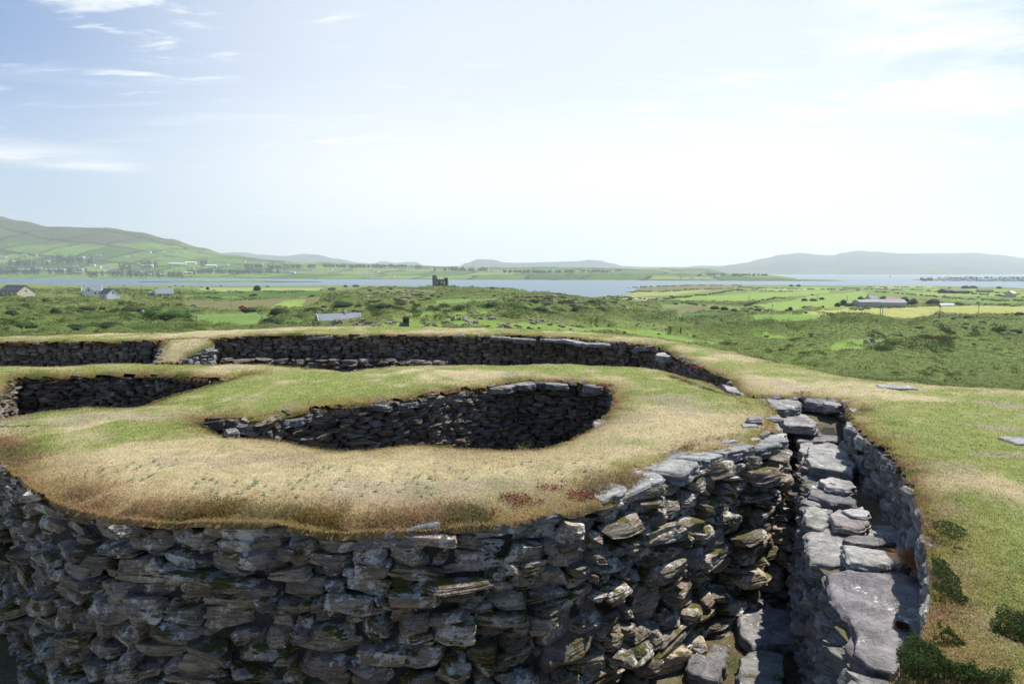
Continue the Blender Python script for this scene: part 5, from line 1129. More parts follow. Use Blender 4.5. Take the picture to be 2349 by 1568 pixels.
# ------------------------------------------------------------------ buildings
for nm, c in dict(white_wall=(.78, .78, .76), cream_wall=(.62, .55, .42), grey_wall=(.40, .40, .39), pink_wall=(.60, .42, .38), dark_roof=(.075, .08, .09), grey_roof=(.22, .24, .27), red_roof=(.38, .13, .09), pale_roof=(.26, .265, .29),
                  black_barn=(.055, .05, .05), rust_wall=(.16, .12, .11), glass=(.03, .04, .05), teal_roof=(.12, .26, .30), white_plastic=(.75, .77, .76)).items():
    simple(nm, c, .7, .25, .12, .6)
simple('pole_wood', (.17, .16, .14), .9, .1, .2, 2)
def face_mesh(name, quads, mat, parent, loc=None):
    V, Fc = [], []
    for q in quads: Fc.append(tuple(range(len(V), len(V)+len(q)))); V += list(q)
    return link(name, mesh_from(name, V, Fc, smooth=False), M[mat], parent, loc=loc or (0, 0, 0))
def boxq(x0, x1, y0, y1, z0, z1):
    a = [(x0, y0, z0), (x1, y0, z0), (x1, y1, z0), (x0, y1, z0), (x0, y0, z1), (x1, y0, z1), (x1, y1, z1), (x0, y1, z1)]
    return [[a[i] for i in f] for f in ((3, 2, 1, 0), (4, 5, 6, 7), (0, 1, 5, 4), (1, 2, 6, 5), (2, 3, 7, 6), (3, 0, 4, 7))]
def house_obj(name, loc, L, Wd, hw, hr, rot, wall_m, roof_m, label, cat='house', group=None, chim=1, wins=3, skylights=0, annex=False, over=.25, gable_w=True, door=True, bargeboard=None):
    o = thing(name, loc, label, cat, group); o.rotation_euler = (0, 0, rot)
    a, b = L/2, Wd/2
    wl = boxq(-a, a, -b, b, -2.0, hw)
    for s in (-1, 1): wl.append([(s*a, -b, hw), (s*a, b, hw), (s*a, 0, hw+hr)][::s])
    face_mesh('wall', wl, wall_m, o)
    rf = []; th = .16; e = over; k = hr/b
    for s in (-1, 1):
        p = [(-a-e, s*(b+e), hw-e*k+.03), (a+e, s*(b+e), hw-e*k+.03), (a+e, 0, hw+hr+.03), (-a-e, 0, hw+hr+.03)]
        if s > 0: p = p[::-1]
        up = [(x, y, z+th) for x, y, z in p]; rf.append(up); rf.append(p[::-1])
        for i in range(4): rf.append([p[i], p[(i+1) % 4], up[(i+1) % 4], up[i]])
    R_ = face_mesh('roof', rf, roof_m, o)
    for i in range(chim):
        x = (-a+.7) if i == 0 else (a-.7)
        if chim == 1 and bargeboard == 'mid': x = a*.35
        c = boxq(x-.45, x+.45, -.35, .35, hw+hr-.5, hw+hr+.9)+boxq(x-.3, x-.05, -.12, .12, hw+hr+.9, hw+hr+1.25)+boxq(x+.05, x+.3, -.12, .12, hw+hr+.9, hw+hr+1.25)
        face_mesh('chimney', c, wall_m, R_)
    if bargeboard:
        for s in (-1, 1):
            q = []
            for t_ in (-1, 1):
                x0 = s*(a+e); q += [[(x0, t_*(b+e), hw-e*k+.02), (x0, 0, hw+hr+.02), (x0, 0, hw+hr+.4), (x0, t_*(b+e), hw-e*k+.36)], [(x0+s*.12, t_*(b+e), hw-e*k+.02), (x0+s*.12, 0, hw+hr+.02), (x0+s*.12, 0, hw+hr+.4), (x0+s*.12, t_*(b+e), hw-e*k+.36)],
                     [(x0, t_*(b+e), hw-e*k+.36), (x0, 0, hw+hr+.4), (x0+s*.12, 0, hw+hr+.4), (x0+s*.12, t_*(b+e), hw-e*k+.36)]]
            face_mesh('bargeboard', q, 'white_wall', R_)
    for i in range(wins):
        x = -a+(i+.7)*(L/(wins+.4)); 
        for s in (-1, 1): face_mesh('window', boxq(x-.45, x+.45, s*b-.04, s*b+.04, .9, 2.0), 'glass', o)
    if door: face_mesh('door', boxq(.1, 1.0, -b-.05, -b+.04, 0, 2.05), 'grey_roof', o)
    if gable_w:
        for s in (-1, 1): face_mesh('window', boxq(s*a-.04, s*a+.04, -.4, .4, hw+.1, hw+1.0), 'glass', o)
    for i in range(skylights):
        x = -a+(i+.6)*L/skylights; y = -b*.55; z = hw+hr*(1-.55)
        n_ = .22
        face_mesh('skylight', [[(x-.35, y-.4, z-.4*k+n_), (x+.35, y-.4, z-.4*k+n_), (x+.35, y+.4, z+.4*k+n_), (x-.35, y+.4, z+.4*k+n_)]], 'pale_roof', R_)
    return o
def near_house(px, py, D, *args, rotd=0, **kw):
    a_, b_ = ray(px, py); x = a_*D; z = zat(x, D); return (x, D, z)
def gpos(px, D): a_, _ = ray(px, 670); return (a_*D, D, zat(a_*D, D))
house_obj('bungalow', gpos(38, 385), 17, 9.5, 2.6, 3.6, R(-24), 'cream_wall', 'dark_roof', 'long dark-roofed bungalow with skylights and a cream gable at far left', chim=0, wins=4, skylights=4)
house_obj('bungalow', gpos(213, 420), 10, 7.5, 2.8, 2.8, R(20), 'white_wall', 'grey_roof', 'white house with grey roofs and two white gables, left of its pair', chim=1, wins=2, bargeboard='x')
hx = gpos(204, 417); house_obj('porch_wing', (hx[0], hx[1], hx[2]), 6, 5, 2.6, 2.3, R(-60), 'white_wall', 'grey_roof', 'small white gabled wing in front of the grey-roofed white house', 'house wing', chim=0, wins=1, bargeboard='x', door=False)
house_obj('bungalow', gpos(250, 400), 11, 7, 2.7, 3.0, R(-38), 'white_wall', 'dark_roof', 'dark-roofed house with a bright white gable facing right, right of its pair', chim=1, wins=2)
house_obj('bungalow', gpos(376, 440), 10.5, 7.5, 2.4, 3.0, R(28), 'cream_wall', 'grey_roof', 'grey-roofed house with a cream gable on its left', chim=1, wins=2)
hx = gpos(352, 438); house_obj('outbuilding', (hx[0], hx[1], hx[2]), 6, 4, 2.4, .5, R(5), 'grey_wall', 'grey_roof', 'low flat outbuilding beside the cream-gabled house', 'shed', chim=0, wins=1)
cz_ = gpos(775, 245); house_obj('cottage', (cz_[0], cz_[1], HH(245, 752)), 15, 6.5, 2.2, 2.9, R(30), 'white_wall', 'grey_roof', 'white cottage half hidden by the rocky outcrop, with a white chimney', 'cottage', chim=1, wins=2, bargeboard='mid')
def shed(px, py, D, L, Wd, hw, hr, rot, wm, rm, label, cat='barn', name='barn', **kw):
    x, y, z = gpos(px, D); return house_obj(name, (x, y, z), L, Wd, hw, hr, R(rot), wm, rm, label, cat, 'buildings of the farm on the plain', chim=kw.get('chim', 0), wins=kw.get('wins', 0), gable_w=kw.get('gw', False), door=False, over=.4)
shed(1988, 708, 545, 17, 10, 4.2, 1.6, 6, 'grey_wall', 'pale_roof', 'low open-fronted grey barn at the left of the farmyard')
shed(2042, 707, 550, 21, 12, 4.0, 2.4, -8, 'grey_wall', 'grey_roof', 'widest grey barn at the right of the farmyard')
shed(2008, 696, 575, 15, 8, 4.4, 1.8, 4, 'rust_wall', 'red_roof', 'faded red-roofed shed behind the open-fronted barn')
shed(2047, 694, 580, 12, 8, 4.4, 2.6, 8, 'rust_wall', 'red_roof', 'round-backed rusty red roof behind the widest barn')
shed(1999, 688, 640, 10, 7, 4.8, 2.6, 30, 'cream_wall', 'grey_roof', 'two-storey farmhouse with a cream gable above the farmyard', 'farmhouse', 'farmhouse', chim=2, wins=3, gw=True)
shed(2044, 687, 640, 8, 6, 4.2, 2.4, 10, 'white_wall', 'pale_roof', 'small pale-roofed house behind the red roofs', 'farmhouse', 'farmhouse', wins=2)
shed(1955, 706, 550, 9, 5, 2.4, .6, 3, 'rust_wall', 'dark_roof', 'low dark lean-to at the left edge of the farmyard', 'shed', 'lean_to')
shed(2168, 666, 1000, 17, 12, 4.0, 3, 30, 'black_barn', 'black_barn', 'black gabled barn on the shore road at right')
shed(2201, 666, 1000, 24, 9, 3.2, 1.6, 2, 'black_barn', 'dark_roof', 'long low dark barn right of the black gabled barn')
shed(2259, 663, 1050, 22, 8, 3.0, 2.2, -3, 'cream_wall', 'dark_roof', 'long dark-roofed bungalow left of the cream house', 'bungalow', 'bungalow', wins=4)
shed(2319, 671, 800, 11, 8, 5.0, 2.6, 35, 'cream_wall', 'cream_wall', 'two-storey cream house near the right edge by the water', 'house', 'farmhouse', chim=1, wins=3, gw=True)
# white plastic growing tunnel
x, y, z = gpos(2173, 560); tn_ = thing('polytunnel', (x, y, z), 'half-round white plastic growing tunnel right of the farm trees', 'tunnel', None); V = []; 
for i, xx in enumerate(np.linspace(-6, 6, 9)):
    for j in range(9): t_ = math.pi*j/8; V.append((xx, 2.6*math.cos(t_), 2.5*math.sin(t_)*(.98 if i % 2 else 1)))
Fc = [(i*9+j, i*9+j+1, (i+1)*9+j+1, (i+1)*9+j) for i in range(8) for j in range(8)]+[tuple(range(9)), tuple(range(72, 81))[::-1]]
link('cover', mesh_from('cover', V, Fc), M['white_plastic'], tn_, loc=(0, 0, 0)); face_mesh('door', boxq(-6.1, -6.03, -.6, .6, 0, 2), 'grey_roof', tn_)
# car
def car(px, D, colour, label, s=1.0, rot=0):
    x, y, z = gpos(px, D); o = thing('parked_car', (x, y, z), label, 'car'); o.rotation_euler = (0, 0, rot)
    prof = [(-2.1, .35), (-2.1, .75), (-1.75, .95), (-1.1, 1.0), (-.6, 1.42), (.8, 1.45), (1.4, 1.02), (2.0, .9), (2.1, .6), (2.1, .35)]
    q = []
    for i in range(len(prof)):
        (x0, z0), (x1, z1) = prof[i], prof[(i+1) % len(prof)]; q.append([(x0, -.8, z0), (x1, -.8, z1), (x1, .8, z1), (x0, .8, z0)])
    q.append([(a, -.8, b) for a, b in prof]); q.append([(a, .8, b) for a, b in prof][::-1]); face_mesh('body', q, colour, o)
    face_mesh('window', [[(-.95, -.82, 1.03), (1.2, -.82, 1.03), (.7, -.82, 1.38), (-.55, -.82, 1.36)]], 'glass', o)
    for xx in (-1.3, 1.3):
        for yy in (-.8, .8):
            face_mesh('wheel', [[(xx+.33*math.cos(k*math.pi/6), yy+d, .33+.33*math.sin(k*math.pi/6)) for k in range(12)] for d in (-.08, .08)]+[[(xx+.33*math.cos(k*math.pi/6), yy-.08, .33+.33*math.sin(k*math.pi/6)), (xx+.33*math.cos((k+1)*math.pi/6), yy-.08, .33+.33*math.sin((k+1)*math.pi/6)), (xx+.33*math.cos((k+1)*math.pi/6), yy+.08, .33+.33*math.sin((k+1)*math.pi/6)), (xx+.33*math.cos(k*math.pi/6), yy+.08, .33+.33*math.sin(k*math.pi/6))] for k in range(12)], 'black_barn', o)
simple('red_paint', (.55, .06, .04), .35, .5, .02)
car(556, 345, 'red_paint', 'small red car on the lane behind a rounded shrub')
# poles
pl_ = [(130, 676, 21, 'pole between the long-roofed bungalow and the white houses'), (182, 671, 15, 'thin far pole left of the white houses'), (252, 680, 25, 'pole in front of the dark-roofed white-gabled house'), (286, 683, 30, 'taller pole just right of the two white houses'), (325, 670, 15, 'thin far pole left of the cream-gabled house'),
 (357, 690, 23, 'pole below the cream-gabled house'), (441, 669, 12, 'short far pole by the estuary flats'), (451, 738, 38, 'tallest pole, standing in the shrubs left of centre'), (530, 702, 18, 'pole on the lane left of the red car'), (415, 688, 11, 'small pole behind the brown scrub'), (602, 754, 30, 'pole with a small box in front of the dark shrub'),
 (1718, 699, 21, 'pole in the bright green field at right'), (1771, 723, 25, 'pole by the ditch left of the lone round tree'), (1875, 689, 13, 'pole behind the rocky mound'), (2019, 728, 12, 'left pole of the close pair in the hay field'), (2024, 729, 13, 'right pole of the close pair in the hay field'), (2155, 733, 11, 'pole below the middle of the hay field'), (2244, 726, 12, 'pole at the right end of the hay field'), (1943, 691, 11, 'pole left of the farmhouse')]
for px, py, hp_, lab in pl_:
    p = land_hit(px, py, 90); D = p[1]; H = max(5.5, hp_*D/F); o = thing('utility_pole', (p[0], p[1], zat(*p)), lab, 'pole', 'poles of the power line'); rr = max(.13, D*.00042)
    V = [(rr*k_*math.cos(j*math.pi/4), rr*k_*math.sin(j*math.pi/4), zz_) for k_, zz_ in ((1, -1), (.8, H)) for j in range(8)]; Fc = [(j, (j+1) % 8, 8+(j+1) % 8, 8+j) for j in range(8)]+[tuple(range(8, 16))]
    link('shaft', mesh_from('shaft', V, Fc), M['pole_wood'], o, loc=(0, 0, 0)); face_mesh('crossarm', boxq(-.6, .6, -rr*.7, rr*.7, H-.7, H-.55), 'pole_wood', o)
    face_mesh('insulator', boxq(-.55, -.45, -.05, .05, H-.55, H-.38)+boxq(.45, .55, -.05, .05, H-.55, H-.38)+boxq(-.05, .05, -.05, .05, H, H+.16), 'white_wall', o)
    if px == 602: face_mesh('box', boxq(.1, .5, -.3, -.1, H*.6, H*.7), 'grey_wall', o)
# ------------------------------------------------------------------ the ruined castle
def ragged(name, w_, hs, th, holes, mat, parent, M4, cell=.45, seed=0):
    """masonry sheet with real openings: cells on a grid, open where a hole is; ragged upper edge"""
    n = int(w_/cell); m = int(max(hs)/cell)+2; r = np.random.default_rng(seed)
    Hc = np.interp(np.linspace(0, 1, n), np.linspace(0, 1, len(hs)), hs)+r.normal(0, .25, n)
    solid = np.zeros((n+2, m+2), bool)
    for i in range(n):
        for j in range(m):
            x = (i+.5)*cell; z = (j+.5)*cell
            solid[i+1, j+1] = z < Hc[i] and not any(a0 < x < a1 and b0 < z < b1 for a0, a1, b0, b1 in holes)
    q = []
    for i in range(1, n+1):
        for j in range(1, m+1):
            if not solid[i, j]: continue
            x0, x1, z0, z1 = (i-1)*cell, i*cell, (j-1)*cell, j*cell
            q.append([(x0, 0, z0), (x1, 0, z0), (x1, 0, z1), (x0, 0, z1)]); q.append([(x0, th, z0), (x0, th, z1), (x1, th, z1), (x1, th, z0)])
            if not solid[i-1, j]: q.append([(x0, 0, z0), (x0, 0, z1), (x0, th, z1), (x0, th, z0)])
            if not solid[i+1, j]: q.append([(x1, 0, z0), (x1, th, z0), (x1, th, z1), (x1, 0, z1)])
            if not solid[i, j+1]: q.append([(x0, 0, z1), (x1, 0, z1), (x1, th, z1), (x0, th, z1)])
            if not solid[i, j-1] and j > 1: q.append([(x0, 0, z0), (x0, th, z0), (x1, th, z0), (x1, 0, z0)])
    q = [[tuple(M4 @ Vector(v)) for v in f] for f in q]
    return face_mesh(name, q, mat, parent)
m, t, out = newmat('castle_stone'); P = pos(t); n_a = noise(t, .6, 6, .7, P); n_b = noise(t, .22, 4, .6, P)
c = mixc(t, n_a, (.10, .10, .095), (.24, .23, .21)); c = mixc(t, ramp(t, [(.52, 0), (.6, .8)], n_b), c, (.06, .09, .03)); bsdf(t, out, c, .9, .2, n_a, .8, .3); M['castle_stone'] = m
cD = 830; ca_ = ray(993, 657)[0]; cb_ = ray(1027, 657)[0]; x0c, x1c = ca_*cD, cb_*cD; cz0 = zat((x0c+x1c)/2, cD)-.6; Wc = x1c-x0c
castle = thing('castle_ruin', ((x0c+x1c)/2, cD, cz0), 'ruined ivy-covered castle tower standing on the knoll against the bay', 'castle')
o0 = -Wc/2
T_ = lambda x, y, a=0: Matrix.Translation((x, y, 0)) @ Matrix.Rotation(a, 4, 'Z')
k_ = 15.6
ragged('front_wall', Wc, [1*k_, .93*k_, .97*k_, .80*k_, .70*k_, .66*k_, .68*k_, .72*k_, .66*k_, .88*k_, .76*k_, .84*k_], 1.8, [(Wc*.25, Wc*.32, 5.8, 8.2), (Wc*.74, Wc*.80, 5.6, 8.6), (Wc*.23, Wc*.27, 1.8, 3.2), (Wc*.5, Wc*.62, -1, 1.1), (Wc*.56, Wc*.60, 5.6, 8.0)], 'castle_stone', castle, T_(o0, 0), seed=3)
ragged('left_wall', 11, [1*k_, .9*k_, .75*k_, .8*k_, .6*k_], 1.8, [(4, 4.8, 6, 8)], 'castle_stone', castle, T_(o0+1.8, .02, math.pi/2), seed=4)
ragged('right_wall', 11, [.84*k_, .8*k_, .7*k_, .72*k_], 1.8, [], 'castle_stone', castle, T_(-o0-.02, .02, math.pi/2), seed=5)
ragged('back_wall', Wc-3.8, [.7*k_, .5*k_, .4*k_, .55*k_, .7*k_], 1.6, [(Wc*.1, Wc*.2, 5, 9), (Wc*.55, Wc*.68, 4, 9)], 'castle_stone', castle, T_(o0+1.9, 9.5), seed=6)
ragged('turret', 5.6, [1.04*k_, .92*k_, 1.06*k_, .9*k_], 3.2, [(2, 2.6, 7.6, 9), (2, 2.6, 4, 5.6)], 'castle_stone', castle, T_(o0-.4, -1.4), seed=8)
ragged('low_wall', 9.5, [3.2, 2.2, 2.6, 2.4, 3.4], 1.4, [], 'castle_stone', castle, T_(-o0+.1, 1.0), seed=7)
r = np.random.default_rng(8); Pn = []
for (xa, xb, za, zb, n_) in ((-Wc*.26, -Wc*.02, 0, .68*k_, 500), (Wc*.3, Wc*.5, .2*k_, .8*k_, 620), (-Wc*.5, -Wc*.3, .9*k_, 1.05*k_, 60), (Wc*.5, Wc*.5+9, 2, 3.4, 200), (Wc*.5+6, Wc*.5+9.4, 0, 4, 160), (-Wc*.1, Wc*.2, .60*k_, .70*k_, 90)):
    yy = -.15 if xb <= Wc*.5+.1 else .9
    Pn.append(np.c_[r.uniform(xa, xb, n_), r.normal(yy, .15, n_)-(.0), r.uniform(za, zb, n_)])
Pn = np.vstack(Pn); u = r.random((len(Pn), 1)); link('ivy', leaf_mesh('ivy', Pn, .75, np.array([.04, .065, .02])*(1-u)+np.array([.08, .12, .04])*u, r), M['leaves'], castle, loc=(0, 0, 0))
# stub of a gable wall among the rocks behind the ring wall
p = land_hit(927, 752, 80); g_ = thing('gable_ruin', (p[0], p[1], zat(*p)-.3), 'stub of a ruined stone gable with ivy on top, behind the ring wall', 'ruin'); s_ = p[1]/F
ragged('masonry', 24*s_, [14*s_, 20*s_, 27*s_, 26*s_, 26*s_], .7, [], 'castle_stone', g_, T_(-12*s_, 0, .1), cell=.22, seed=9)
Pn = np.c_[r.uniform(-2*s_, 12*s_, 260), r.normal(-.1, .12, 260), r.uniform(16*s_, 30*s_, 260)]; link('ivy', leaf_mesh('ivy', Pn, .3, np.tile([[.16, .15, .05]], (260, 1)), r), M['leaves'], g_, loc=(0, 0, 0))
# low ruined walls on the estuary edge
for px, wp, lab in ((816, 14, 'low roofless ruin at the edge of the estuary'), (792, 7, 'smaller fragment of ruin left of the roofless one')):
    x, y, z = gpos(px, 1150); o = thing('ruined_walls', (x, y, z), lab, 'ruin'); ws = wp*1150/F
    ragged('masonry', ws, [3, 4, 2.6, 3.8, 3.2], 1, [(ws*.4, ws*.55, 0, 2)], 'castle_stone', o, T_(-ws/2, 0), seed=wp)
    ragged('back_masonry', ws, [2.4, 3.6, 2, 3], 1, [], 'castle_stone', o, T_(-ws/2, 6), seed=wp+1)
# ------------------------------------------------------------------ distant houses across the water
def far_hit(px, py, f=None):
    a_, b_ = ray(px, py); D = np.geomspace(2450, 7200, 900); z = (f or hill_f)(np.full(900, a_), D); k = np.nonzero(CZ+b_*D < z)[0]
    D = D[k[0]] if len(k) else 3300.; return a_, D
fh = [(57, 586, 9, 'w'), (7, 590, 14, 'w'), (84, 586, 6, 'w'), (188, 591, 14, 'w'), (227, 588, 12, 'g'), (292, 589.5, 8, 'w'), (311, 588, 6, 'w'), (293, 598, 4, 'w'), (303, 599, 4, 'w'), (315, 599, 4, 'w'), (145, 604, 10, 'w'), (174, 612, 12, 'r'), (213, 609, 13, 'w'), (227, 613, 12, 'w'), (249, 612, 11, 'w'),
 (48, 619, 14, 'w'), (64, 619, 8, 'w'), (89, 616, 16, 'w'), (111, 619, 14, 'w'), (128, 619, 10, 'w'), (144, 620, 12, 'w'), (186, 619, 14, 't'), (178, 626, 30, 'g'), (237, 623, 9, 'p'), (262, 624, 36, 's'), (311, 624, 38, 's'), (338, 611, 34, 'l'), (343, 630, 9, 'w'), (373, 631, 13, 'w'), (408, 607, 44, 'l'), (438, 604, 28, 'l'), (483, 611, 30, 'l'), (401, 616, 8, 'w'), (438, 616, 20, 'g'),
 (432, 627, 20, 'p'), (404, 579.5, 6, 'w'), (423, 581, 8, 'w'), (374, 579, 8, 'w'), (343, 579, 9, 'w'), (459, 584, 8, 'w'), (520, 608, 12, 'w'), (578, 613, 13, 'w'), (629, 622, 8, 'w'), (653, 615, 14, 'w'), (670, 625, 12, 'w'), (720, 621, 10, 'w'), (785, 631, 8, 'w'), (836, 628, 10, 'w'), (854, 636, 14, 'w'), (864, 624, 14, 'w'), (901, 636, 8, 'w'), (672, 626, 14, 'w'),
 (991, 617.5, 8, 'w'), (1093, 622, 12, 'w'), (1270, 620, 10, 'w'), (1129, 622, 6, 'w'), (1562, 639, 5, 'w'), (1587, 639.5, 13, 'w'), (1614, 633, 12, 'w'), (1646, 635, 11, 'w'), (1404, 627, 10, 'w'), (1480, 628, 6, 'w'), (30, 600, 9, 'w'), (110, 600, 8, 'w'), (560, 600, 8, 'w'), (600, 606, 8, 'w'), (760, 617, 9, 'w'), (930, 622, 8, 'w'), (1190, 622, 7, 'w'), (1330, 625, 7, 'w')]
ordn = ['first', 'second', 'third', 'fourth', 'fifth', 'sixth', 'seventh', 'eighth', 'ninth', 'tenth', 'eleventh', 'twelfth', 'thirteenth', 'fourteenth', 'fifteenth', 'sixteenth', 'seventeenth', 'eighteenth', 'nineteenth', 'twentieth', 'twenty-first', 'twenty-second', 'twenty-third', 'twenty-fourth', 'twenty-fifth']
bins = {}
for h_ in fh:
    px, py = h_[:2]; b = ('on the upper slope of the green hill' if py < 601 else 'below the green hill') if px < 400 else ('on the far shore right of the green hill' if px < 660 else ('on the far shore left of the castle' if px < 1000 else 'on the far shore right of the castle'))
    bins.setdefault(b, []).append(h_)
cols_ = dict(w=('white_wall', 'grey_roof', 'white'), g=('grey_wall', 'grey_roof', 'grey'), r=('white_wall', 'red_roof', 'red-roofed'), t=('white_wall', 'teal_roof', 'teal-roofed'), p=('pink_wall', 'pink_wall', 'pinkish'), s=('grey_wall', 'dark_roof', 'dark-roofed'), l=('white_wall', 'white_wall', 'long white'))
rh = np.random.default_rng(4)
for b, L_ in bins.items():
    cnt = {}
    for (px, py, wp, k) in sorted(L_):
        a_, D = far_hit(px, py); z = float(hill_f(np.array([a_]), np.array([D]))[0]); ln = max(9, wp*D/F*.85); cnt[k] = cnt.get(k, 0)+1; n_k = len([1 for h_ in L_ if h_[3] == k])
        hw_, hr_ = (4.5, 3.5) if k not in 'sl' else (6, 3)
        lab = (f'{ordn[cnt[k]-1]} ' if n_k > 1 else 'only ')+cols_[k][2]+(' block' if k in 'sl' else ' house')+(' from the left ' if n_k > 1 else ' ')+b
        o = thing('distant_house', (a_*D, D, z+1.0), lab, 'house', 'distant houses across the water'); o.rotation_euler = (0, 0, rh.uniform(-.5, .5))
        A, B = ln/2, min(ln*.32, 9); wl = boxq(-A, A, -B, B, -6, hw_)
        for s in (-1, 1): wl.append([(s*A, -B, hw_), (s*A, B, hw_), (s*A, 0, hw_+hr_)])
        face_mesh('wall', wl, cols_[k][0], o)
        rf = face_mesh('roof', [[(-A-.4, s*(B+.5), hw_-.3), (A+.4, s*(B+.5), hw_-.3), (A+.4, 0, hw_+hr_+.1), (-A-.4, 0, hw_+hr_+.1)] for s in (-1, 1)], cols_[k][1], o)
        if k == 'w': face_mesh('chimney', boxq(-A+.5, -A+2, -.8, .8, hw_+hr_-1, hw_+hr_+1.8), 'white_wall', rf)
town = build_cols(town_cols)
r = np.random.default_rng(12)
for i in range(24):
    px = np.sort(r.uniform(2145, 2349, 24))[i] if False else 2148+i*8.6+r.uniform(-2, 2); py = r.uniform(641.5, 646)
    a_, D = far_hit(px, py, town); D = D if D < 3200 else 2900.; z = float(town(np.array([a_]), np.array([D]))[0]); ln = r.uniform(10, 20)
    o = thing('distant_house', (a_*D, D, z+1), f'{ordn[i]} house from the left in the harbour town across the water', 'house', 'houses of the harbour town'); o.rotation_euler = (0, 0, r.uniform(-.6, .6)); A, B = ln/2, 4.
    face_mesh('wall', boxq(-A, A, -B, B, -6, 6), ['white_wall', 'white_wall', 'cream_wall', 'pink_wall'][i % 4], o); face_mesh('roof', [[(-A, s*4.4, 5.8), (A, s*4.4, 5.8), (A, 0, 9), (-A, 0, 9)] for s in (-1, 1)], 'grey_roof', o)
# dark woods on the far shore: distant masses of trees
def wood(px0, px1, py, hpx, label, n=900, f=None, dens=1.0):
    r = np.random.default_rng(int(px0)); px = r.uniform(px0, px1, n); a_ = np.array([ray(p, py)[0] for p in (px0, px1)]); kx = np.linspace(px0, px1, 7); kD = np.array([far_hit(q_, py+r.normal(0, 1.0), f)[1] for q_ in kx])
    px = px[fbm(px/6+px0, 3, 0, 3) > .40]; n = len(px); a = np.interp(px, [px0, px1], a_); Dj = np.interp(px, kx, kD)*(1+r.normal(0, .022, n)); D = kD.mean(); z = (f or hill_f)(a, Dj); H = hpx*D/F; hh = H*(.55+.8*(fbm(px/3.5, 0, 0, 3)-.2)); z = z+hh*r.random(n)**.7
    u = r.random((n, 1)); o = link('woodland', leaf_mesh('woodland', np.c_[a*Dj, Dj, z], D*.0022, np.array([.022, .035, .02])*(1-u)+np.array([.045, .065, .03])*u, r), M['leaves']); tag(o, label, 'woodland', kind='stuff')
for w_ in [(262, 300, 616, 9, 'dark clump of trees behind the long dark-roofed building below the hill'), (322, 362, 608, 7, 'dark plantation block above the long white building'), (120, 215, 598, 5, 'dark shelter belt slanting across the lower hillside'), (20, 110, 604, 4, 'broken line of trees at the left foot of the hill'),
           (455, 480, 605, 5, 'small dark clump above the long white buildings'), (700, 966, 612, 4.5, 'long line of dark trees along the crest of the far shore'), (995, 1125, 620, 7, 'dark wood on the crest of the far shore right of the castle'), (560, 690, 612, 4, 'hedgerow trees on the shoulder right of the hill'), (1150, 1440, 623, 2.2, 'scattered trees along the far shore crest'),
           (0, 200, 624, 4, 'bushes among the village houses'), (200, 420, 630, 3.5, 'bushes above the estuary mud'), (430, 640, 624, 3, 'hedges behind the sandbars'), (1600, 1760, 631, 3, 'trees on the low point of land at right')]: wood(*w_[:4], w_[4], n=int((w_[1]-w_[0])*9))
wood(2112, 2150, 644.5, 7, 'dark wood at the tip of the harbour headland', 500, town); wood(2150, 2400, 640.5, 5, 'dark tree belt above the harbour town', 1500, town)
# white caravans on the far shore
r = np.random.default_rng(6)
for i in range(12):
    px = 262+i*9.5+r.uniform(-2, 2); a_, D = far_hit(px, 636.5); z = float(hill_f(np.array([a_]), np.array([D]))[0]); o = thing('caravan', (a_*D, D, z+.6), f'{ordn[i]} white caravan from the left along the estuary shore', 'caravan', 'white caravans by the estuary')
    face_mesh('body', boxq(-4.5, 4.5, -1.6, 1.6, .2, 3.4), 'white_wall', o); face_mesh('window', boxq(-3, 3, -1.66, -1.58, 1.6, 2.6), 'glass', o)
# a bird in flight over the bay
bd_ = thing('bird', (ray(2042, 634)[0]*160, 160, HH(160, 634)), 'tiny dark bird flying in front of the hazy mountain at right', 'bird')
face_mesh('body', [[(-.28, 0, 0), (0, -.07, .05), (.25, 0, .02), (0, .07, .05)], [(-.28, 0, 0), (0, .07, -.05), (.25, 0, .02), (0, -.07, -.05)], [(-.08, -.02, .03), (.1, -.02, .03), (.0, -.45, .16)], [(-.08, .02, .03), (.1, .02, .03), (0, .45, .16)]], 'black_barn', bd_)

# ------------------------------------------------------------------ haze: pale air filling the whole view
hz = bpy.data.materials.new('haze'); hz.use_nodes = True; t = hz.node_tree; t.nodes.clear(); out = N(t, 'ShaderNodeOutputMaterial')
pv = N(t, 'ShaderNodeVolumePrincipled'); pv.inputs['Color'].default_value = (.93, .975, 1, 1); pv.inputs['Density'].default_value = .78e-4; pv.inputs['Anisotropy'].default_value = .35
t.links.new(pv.outputs[0], out.inputs['Volume'])
hv = boxq(-17000, 17000, -40, 19500, -60, 900); V = [v for f in hv for v in f]
bm = bmesh.new(); bmesh.ops.create_cube(bm, size=1)
for v in bm.verts: v.co = Vector((v.co.x*34000, 7980+v.co.y*16040, 420+v.co.z*960))
me = bpy.data.meshes.new('haze'); bm.to_mesh(me); bm.free(); hzo = link('haze', me, hz); tag(hzo, 'pale summer haze lying over the bay and mountains', kind='stuff')
